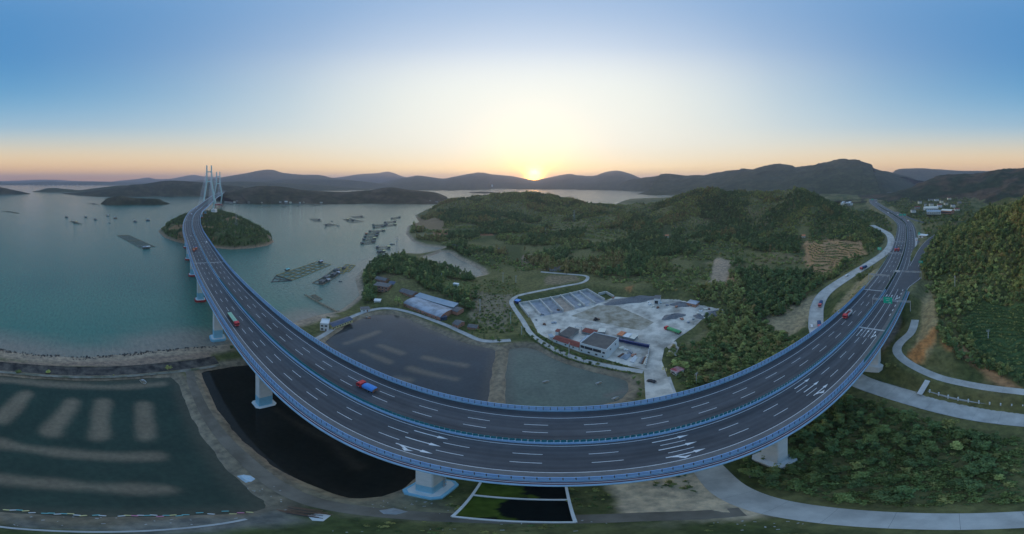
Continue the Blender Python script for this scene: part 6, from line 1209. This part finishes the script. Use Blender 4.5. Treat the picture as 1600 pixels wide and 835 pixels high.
# tea rows on the right hill
TP = hpoly([(1502, 502), (1532, 474), (1660, 470), (1660, 596), (1600, 596), (1544, 558)]); lo, hi = TP.min(0), TP.max(0); X, Y_ = np.meshgrid(np.arange(lo[0], hi[0], .75), np.arange(lo[1], hi[1], .75)); x, y = X.ravel(), Y_.ravel(); z = hgt(x, y); k = inside(x, y, TP) & ((z / 1.15 % 1) < .5); x, y, z = x[k], y[k], z[k]
forest('tea_bushes', 'contour rows of dark tea bushes on the right hill', np.stack([x, y, z - .1], 1), pick(len(x), dict(tea=4, tea_light=1)), rng.uniform(.7, 1.1, len(x)))
TP = hpoly([(1262, 384), (1342, 380), (1348, 397), (1328, 402), (1300, 426), (1272, 430)]); lo, hi = TP.min(0), TP.max(0); X, Y_ = np.meshgrid(np.arange(lo[0], hi[0], 1.1), np.arange(lo[1], hi[1], 1.1)); x, y = X.ravel(), Y_.ravel(); z = hgt(x, y); k = inside(x, y, TP) & ((z / 1.7 % 1) < .28); x, y, z = x[k], y[k], z[k]
forest('tea_bushes', 'young bushes along the brown terraces below the shrine', np.stack([x, y, z - .1], 1), pick(len(x), dict(tea=1, tea_light=2)), rng.uniform(.7, 1.2, len(x)))
# headland
HL = hpoly([(560, 470), (560, 430), (580, 412), (605, 404), (640, 405), (665, 414), (700, 416), (735, 432), (745, 445), (748, 490), (728, 484), (690, 462), (650, 446), (632, 434), (590, 430), (588, 470), (575, 476)]); P = scatter(HL, 8.0, hmin=2.4)
forest('forest', 'dense dark trees covering the headland', P, pick(len(P), dict(oak_dark=5, oak_b=5, tall_dark=3, oak_olive=2, pine=2, oak_light=1)), rsize(.5, 1.25, len(P)))
# island
n = 5200; x, y = rng.uniform(ix[0], ix[-1], n), rng.uniform(iy[0], iy[-1], n); z = ihgt(x, y); d, _ = segdist(x, y, MWX); bare = fbm(x / 30, y / 30, 4, 4); k = (z > 2.5) & (d > 21) & ((bare < .58) | (rng.uniform(size=n) < .25)); x, y, z = x[k], y[k], z[k]
forest('forest', 'dark woods covering the island under the bridge', np.stack([x, y, z - .5], 1), pick(len(x), dict(oak_dark=3, oak_b=8, tall_dark=5, oak_olive=.7, pine=4)), rng.uniform(.7, 1.15, len(x)))
# valley at the right and verges
VP = np.array([(235, 60), (420, 62), (560, 90), (820, 190), (820, 420), (620, 330), (420, 210), (300, 150)]); P = scatter(VP, 22.0); forest('valley_scrub', 'scrub and small trees in the valley left of the motorway', P, pick(len(P), dict(shrub_dark=4, shrub_olive=4, oak_dark=1.5, oak_olive=1, oak_b=1.5)), rng.uniform(.6, 1.1, len(P)))
VP = np.array([(330, 5), (480, 15), (600, 40), (860, 130), (1300, 240), (1300, -160), (700, -120), (420, -60)]); P = scatter(VP, 45.0); forest('valley_scrub', 'scrub and small trees in the valley right of the motorway', P, pick(len(P), dict(shrub_dark=4, shrub_olive=4, oak_dark=2, oak_olive=1, oak_b=2)), rng.uniform(.6, 1.1, len(P)))
VP = hpoly([(1385, 566), (1400, 574), (1440, 596), (1480, 607), (1560, 617), (1660, 624), (1660, 640), (1560, 632), (1480, 620), (1430, 608), (1390, 592)]); P = scatter(VP, 3.0, False, bridge=False); forest('verge_shrubs', 'rounded shrubs on the bank below the hill path', P, pick(len(P), dict(shrub_dark=4, shrub_olive=2, shrub_light=2)), rng.uniform(.5, 1.1, len(P)))
VP = hpoly([(1300, 492), (1345, 448), (1395, 405), (1408, 412), (1375, 450), (1340, 490), (1318, 508)]); P = scatter(VP, 7.0, False, bridge=False); forest('verge_shrubs', 'sparse shrubs on the verge between side road and motorway', P, pick(len(P), dict(shrub_dark=4, shrub_olive=4, shrub_rust=2)), rng.uniform(.35, .8, len(P)))
VP = hpoly([(690, 438), (800, 430), (815, 458), (798, 500), (745, 500), (720, 470)]); P = scatter(VP, 9.0, False); forest('verge_shrubs', 'rough grass and low scrub on the meadow behind the headland', P, pick(len(P), dict(shrub_dark=2, shrub_olive=4, shrub_rust=2, tea_light=4)), rng.uniform(.35, .9, len(P)))
VP = hpoly([(740, 520), (800, 520), (812, 505), (800, 485), (760, 490), (715, 505)]); P = scatter(VP, 5.0, False); forest('verge_shrubs', 'dark vegetable plots and hedges behind the dike', P, pick(len(P), dict(shrub_dark=4, tea=6, shrub_olive=2)), rng.uniform(.5, 1.0, len(P)))
for pl, lab, per in (([(880, 765), (960, 762), (958, 800), (900, 806)], 'dark weeds beside the settling tank', 3.0), ([(540, 800), (640, 806), (900, 822), (900, 834), (520, 834)], 'weeds along the dirt track at the bottom', 9.0), ([(1018, 757), (1075, 742), (1118, 755), (1122, 772), (1080, 772), (1030, 766)], 'green weeds on the sandy ground under the bridge', 2.2), ([(40, 579), (250, 583), (280, 577), (250, 575), (60, 572)], 'bushes along the sea wall path', 4.0), ([(300, 590), (430, 755), (470, 775), (440, 765), (330, 660)], 'grassy edge of the dirt track', 5.0), ([(1110, 820), (1600, 822), (1600, 834), (1100, 834)], 'weeds along the bottom edge', 5.0), ([(640, 745), (700, 770), (720, 800), (650, 795)], 'weeds round the foot of the bridge pier', 4.0)):
    P = scatter(hpoly(pl), per, False, 2.3, False); forest('weeds', lab, P, pick(len(P), dict(shrub_dark=3, shrub_olive=3, tea=5, tea_light=4)), rng.uniform(.3, .75, len(P)))
HP = np.array([YROAD.at(u, o)[0] for u in np.arange(4, 92, .45) for o in (2.6 + random.uniform(-.4, .6), -2.7 - random.uniform(0, 2.2))]); HP = HP[sdf(HP[:, 0], HP[:, 1], YARD) < -.3]; HP[:, 2] = hgt(HP[:, 0], HP[:, 1]) - .1
forest('hedge', 'dark hedge and weeds along both sides of the lane below the yard', HP, pick(len(HP), dict(shrub_dark=6, shrub_olive=2, tea=4)), rng.uniform(.25, .7, len(HP)))
# ---- individual trees
TW_ = {'round': 'spreading'}
def tree(key, p, s, label, group=None, rz=None, stretch=1.0):
    cm, tm = SHAPES[key]; t = thing('tree', label, 'tree', p, rz if rz is not None else random.uniform(0, 6.28), group); t.scale = (s, s, s * stretch); ob('crown', cm, t)
    if tm: ob('trunk', tm, t)
    return t
def grove(poly, per, table, lab, lo_, hi_, limit, clear=True, bridge=True, nm=None):
    P = scatter(hpoly(poly), per, clear, 2.9, bridge)[:limit]; ks = list(table); w_ = np.array([table[k] for k in ks], float); inv = rng.choice(len(ks), len(P), p=w_ / w_.sum())
    words = dict(oak_dark='dark green spreading tree', oak_olive='olive green spreading tree', oak_b='deep green spreading tree', oak_light='light green spreading tree', tall_dark='tall deep green tree', tall_olive='tall olive tree', plume='pale feathery bamboo clump', autumn='tall rust coloured tree', autumn_round='rust coloured spreading tree', pine='dark conical pine')
    az = np.arctan2(P[:, 0], P[:, 1]); dd = np.hypot(P[:, 0], P[:, 1]); ca = np.digitize(az, np.quantile(az, (.25, .5, .75))); row_ = np.digitize(dd, np.quantile(dd, (.33, .66)))
    rw = ('front', 'middle', 'back'); cnt = {}
    for j in np.argsort(az):
        key = ks[inv[j]], rw[row_[j]]; cnt[key] = cnt.get(key, 0) + 1
        tree(key[0], P[j], random.uniform(lo_, hi_), '%s %s from left, %s of the %s' % (nth(cnt[key]), words[key[0]], key[1], lab), 'trees in the ' + lab)
grove([(1150, 752), (1190, 722), (1240, 690), (1290, 645), (1335, 612), (1400, 645), (1480, 668), (1560, 690), (1570, 750), (1480, 776), (1420, 796), (1330, 800), (1230, 788), (1175, 772)], 11, dict(oak_dark=4, oak_b=7, oak_olive=1, oak_light=.4, tall_dark=3), 'viaduct thicket', 0.5, 1.1, 140, bridge=False)
P = scatter(hpoly([(1140, 752), (1170, 705), (1230, 670), (1290, 625), (1335, 600), (1400, 640), (1480, 664), (1600, 690), (1600, 790), (1480, 790), (1420, 803), (1330, 806), (1230, 795), (1170, 776)]), 2.2, False, 2.3, False); forest('undergrowth', 'dark undergrowth filling the thicket below the viaduct', P, pick(len(P), dict(shrub_dark=6, tea=5, shrub_olive=.8)), rng.uniform(.4, 1.2, len(P)))
grove([(1040, 566), (1052, 545), (1090, 520), (1125, 500), (1190, 512), (1240, 530), (1262, 548), (1200, 582), (1120, 606), (1066, 612)], 20, dict(oak_dark=4, oak_b=4, oak_olive=3, autumn_round=1.2, tall_dark=1, oak_light=1), 'wood beside the yard', .5, .95, 90)
P = scatter(hpoly([(1045, 566), (1058, 545), (1095, 520), (1125, 500), (1190, 505), (1240, 526), (1266, 545), (1200, 590), (1120, 612), (1066, 615)]), 5.0, False); forest('undergrowth', 'undergrowth in the wood between yard and viaduct', P, pick(len(P), dict(shrub_dark=5, shrub_olive=3, shrub_rust=1)), rng.uniform(.7, 1.5, len(P)))
for k in range(20):
    q, h = DIKE.at(8 + k * 5.6, -3.0 - .6 * (k % 3)); q.z = float(hgt(q.x, q.y)) - .1
    tree('pine', q, random.uniform(.20, .32), nth(20 - k) + ' clipped conifer from the left in the row along the pond dike', 'small conifers along the pond dike')
for k, (px, py) in enumerate(((832, 530), (840, 535), (850, 541), (858, 545), (868, 550), (876, 553), (886, 558), (900, 563), (912, 566), (922, 571), (934, 573), (984, 586), (991, 594), (997, 603), (1000, 613), (998, 621), (770, 534), (780, 536), (812, 528), (820, 530))):
    q = hit(px, py); tree(('oak_dark', 'oak_b')[k % 2], q, random.uniform(.36, .6), nth(k + 1) + ' round dark bush from the left along the grey green pond bank' if k < 11 else nth(k - 10) + ' round dark bush counted round the right end of the grey green pond' if k < 16 else nth(k - 15) + ' round dark bush between the two ponds near the dike lane', 'bushes round the grey green pond')
for px, py, key, s, lab in ((622, 478, 'plume', 1.35, 'large feathery tree overhanging the grey blue pond'), (808, 412, 'autumn_round', 1.0, 'yellow brown rounded tree standing above the lane'), (583, 470, 'oak_b', 1.1, 'dark tree beside the small white hut on the shore'), (513, 503, 'oak_b', .7, 'dark round tree behind the white pond house'), (1500, 705, 'oak_light', .95, 'large pale leaved tree in the thicket below the viaduct'), (1563, 752, 'oak_light', .6, 'bright green tree at the corner of the thicket'),
                            (1245, 425, 'oak_dark', 1.0, 'lone dark tree at the foot of the brown terraces'), (1285, 398, 'plume', .9, 'pale tree at the top of the brown terraces'), (362, 546, 'oak_b', .55, 'dark bush on the shore beside the bridge'), (30, 583, 'shrub_dark', 1.2, 'round bush at the left end of the sea wall path'), (75, 583, 'shrub_light', 1.2, 'pale green bush on the sea wall path'), (262, 577, 'shrub_olive', 1.4, 'olive bush where the track meets the sea wall')):
    tree(key, hit(px, py) - Vector((0, 0, .2)), s, lab)

# ------------------------------------------------------------------ evening haze over the bay
ZT = max([max(v.co.z for v in o.data.vertices) for o in COL.objects if o.name.startswith('hills')] + [195]) + 6
hz = MB().box((0, 0, 0), (35200, 35200, ZT + 12)).build('haze', None, None, (0, 0, (ZT - 12) / 2)); hz.data.materials.clear()
hm = bpy.data.materials.new('haze_air'); hm.use_nodes = True; t = hm.node_tree; t.nodes.remove(t.nodes['Principled BSDF']); pv = t.nodes.new('ShaderNodeVolumePrincipled')
pv.inputs['Color'].default_value = (.82, .82, 1.0, 1); pv.inputs['Density'].default_value = HAZE; pv.inputs['Anisotropy'].default_value = .35
t.links.new(pv.outputs[0], t.nodes['Material Output'].inputs['Volume']); hz.data.materials.append(hm); struct(hz, 'thin blue evening haze over the whole bay', 'stuff')
hz.visible_shadow = True
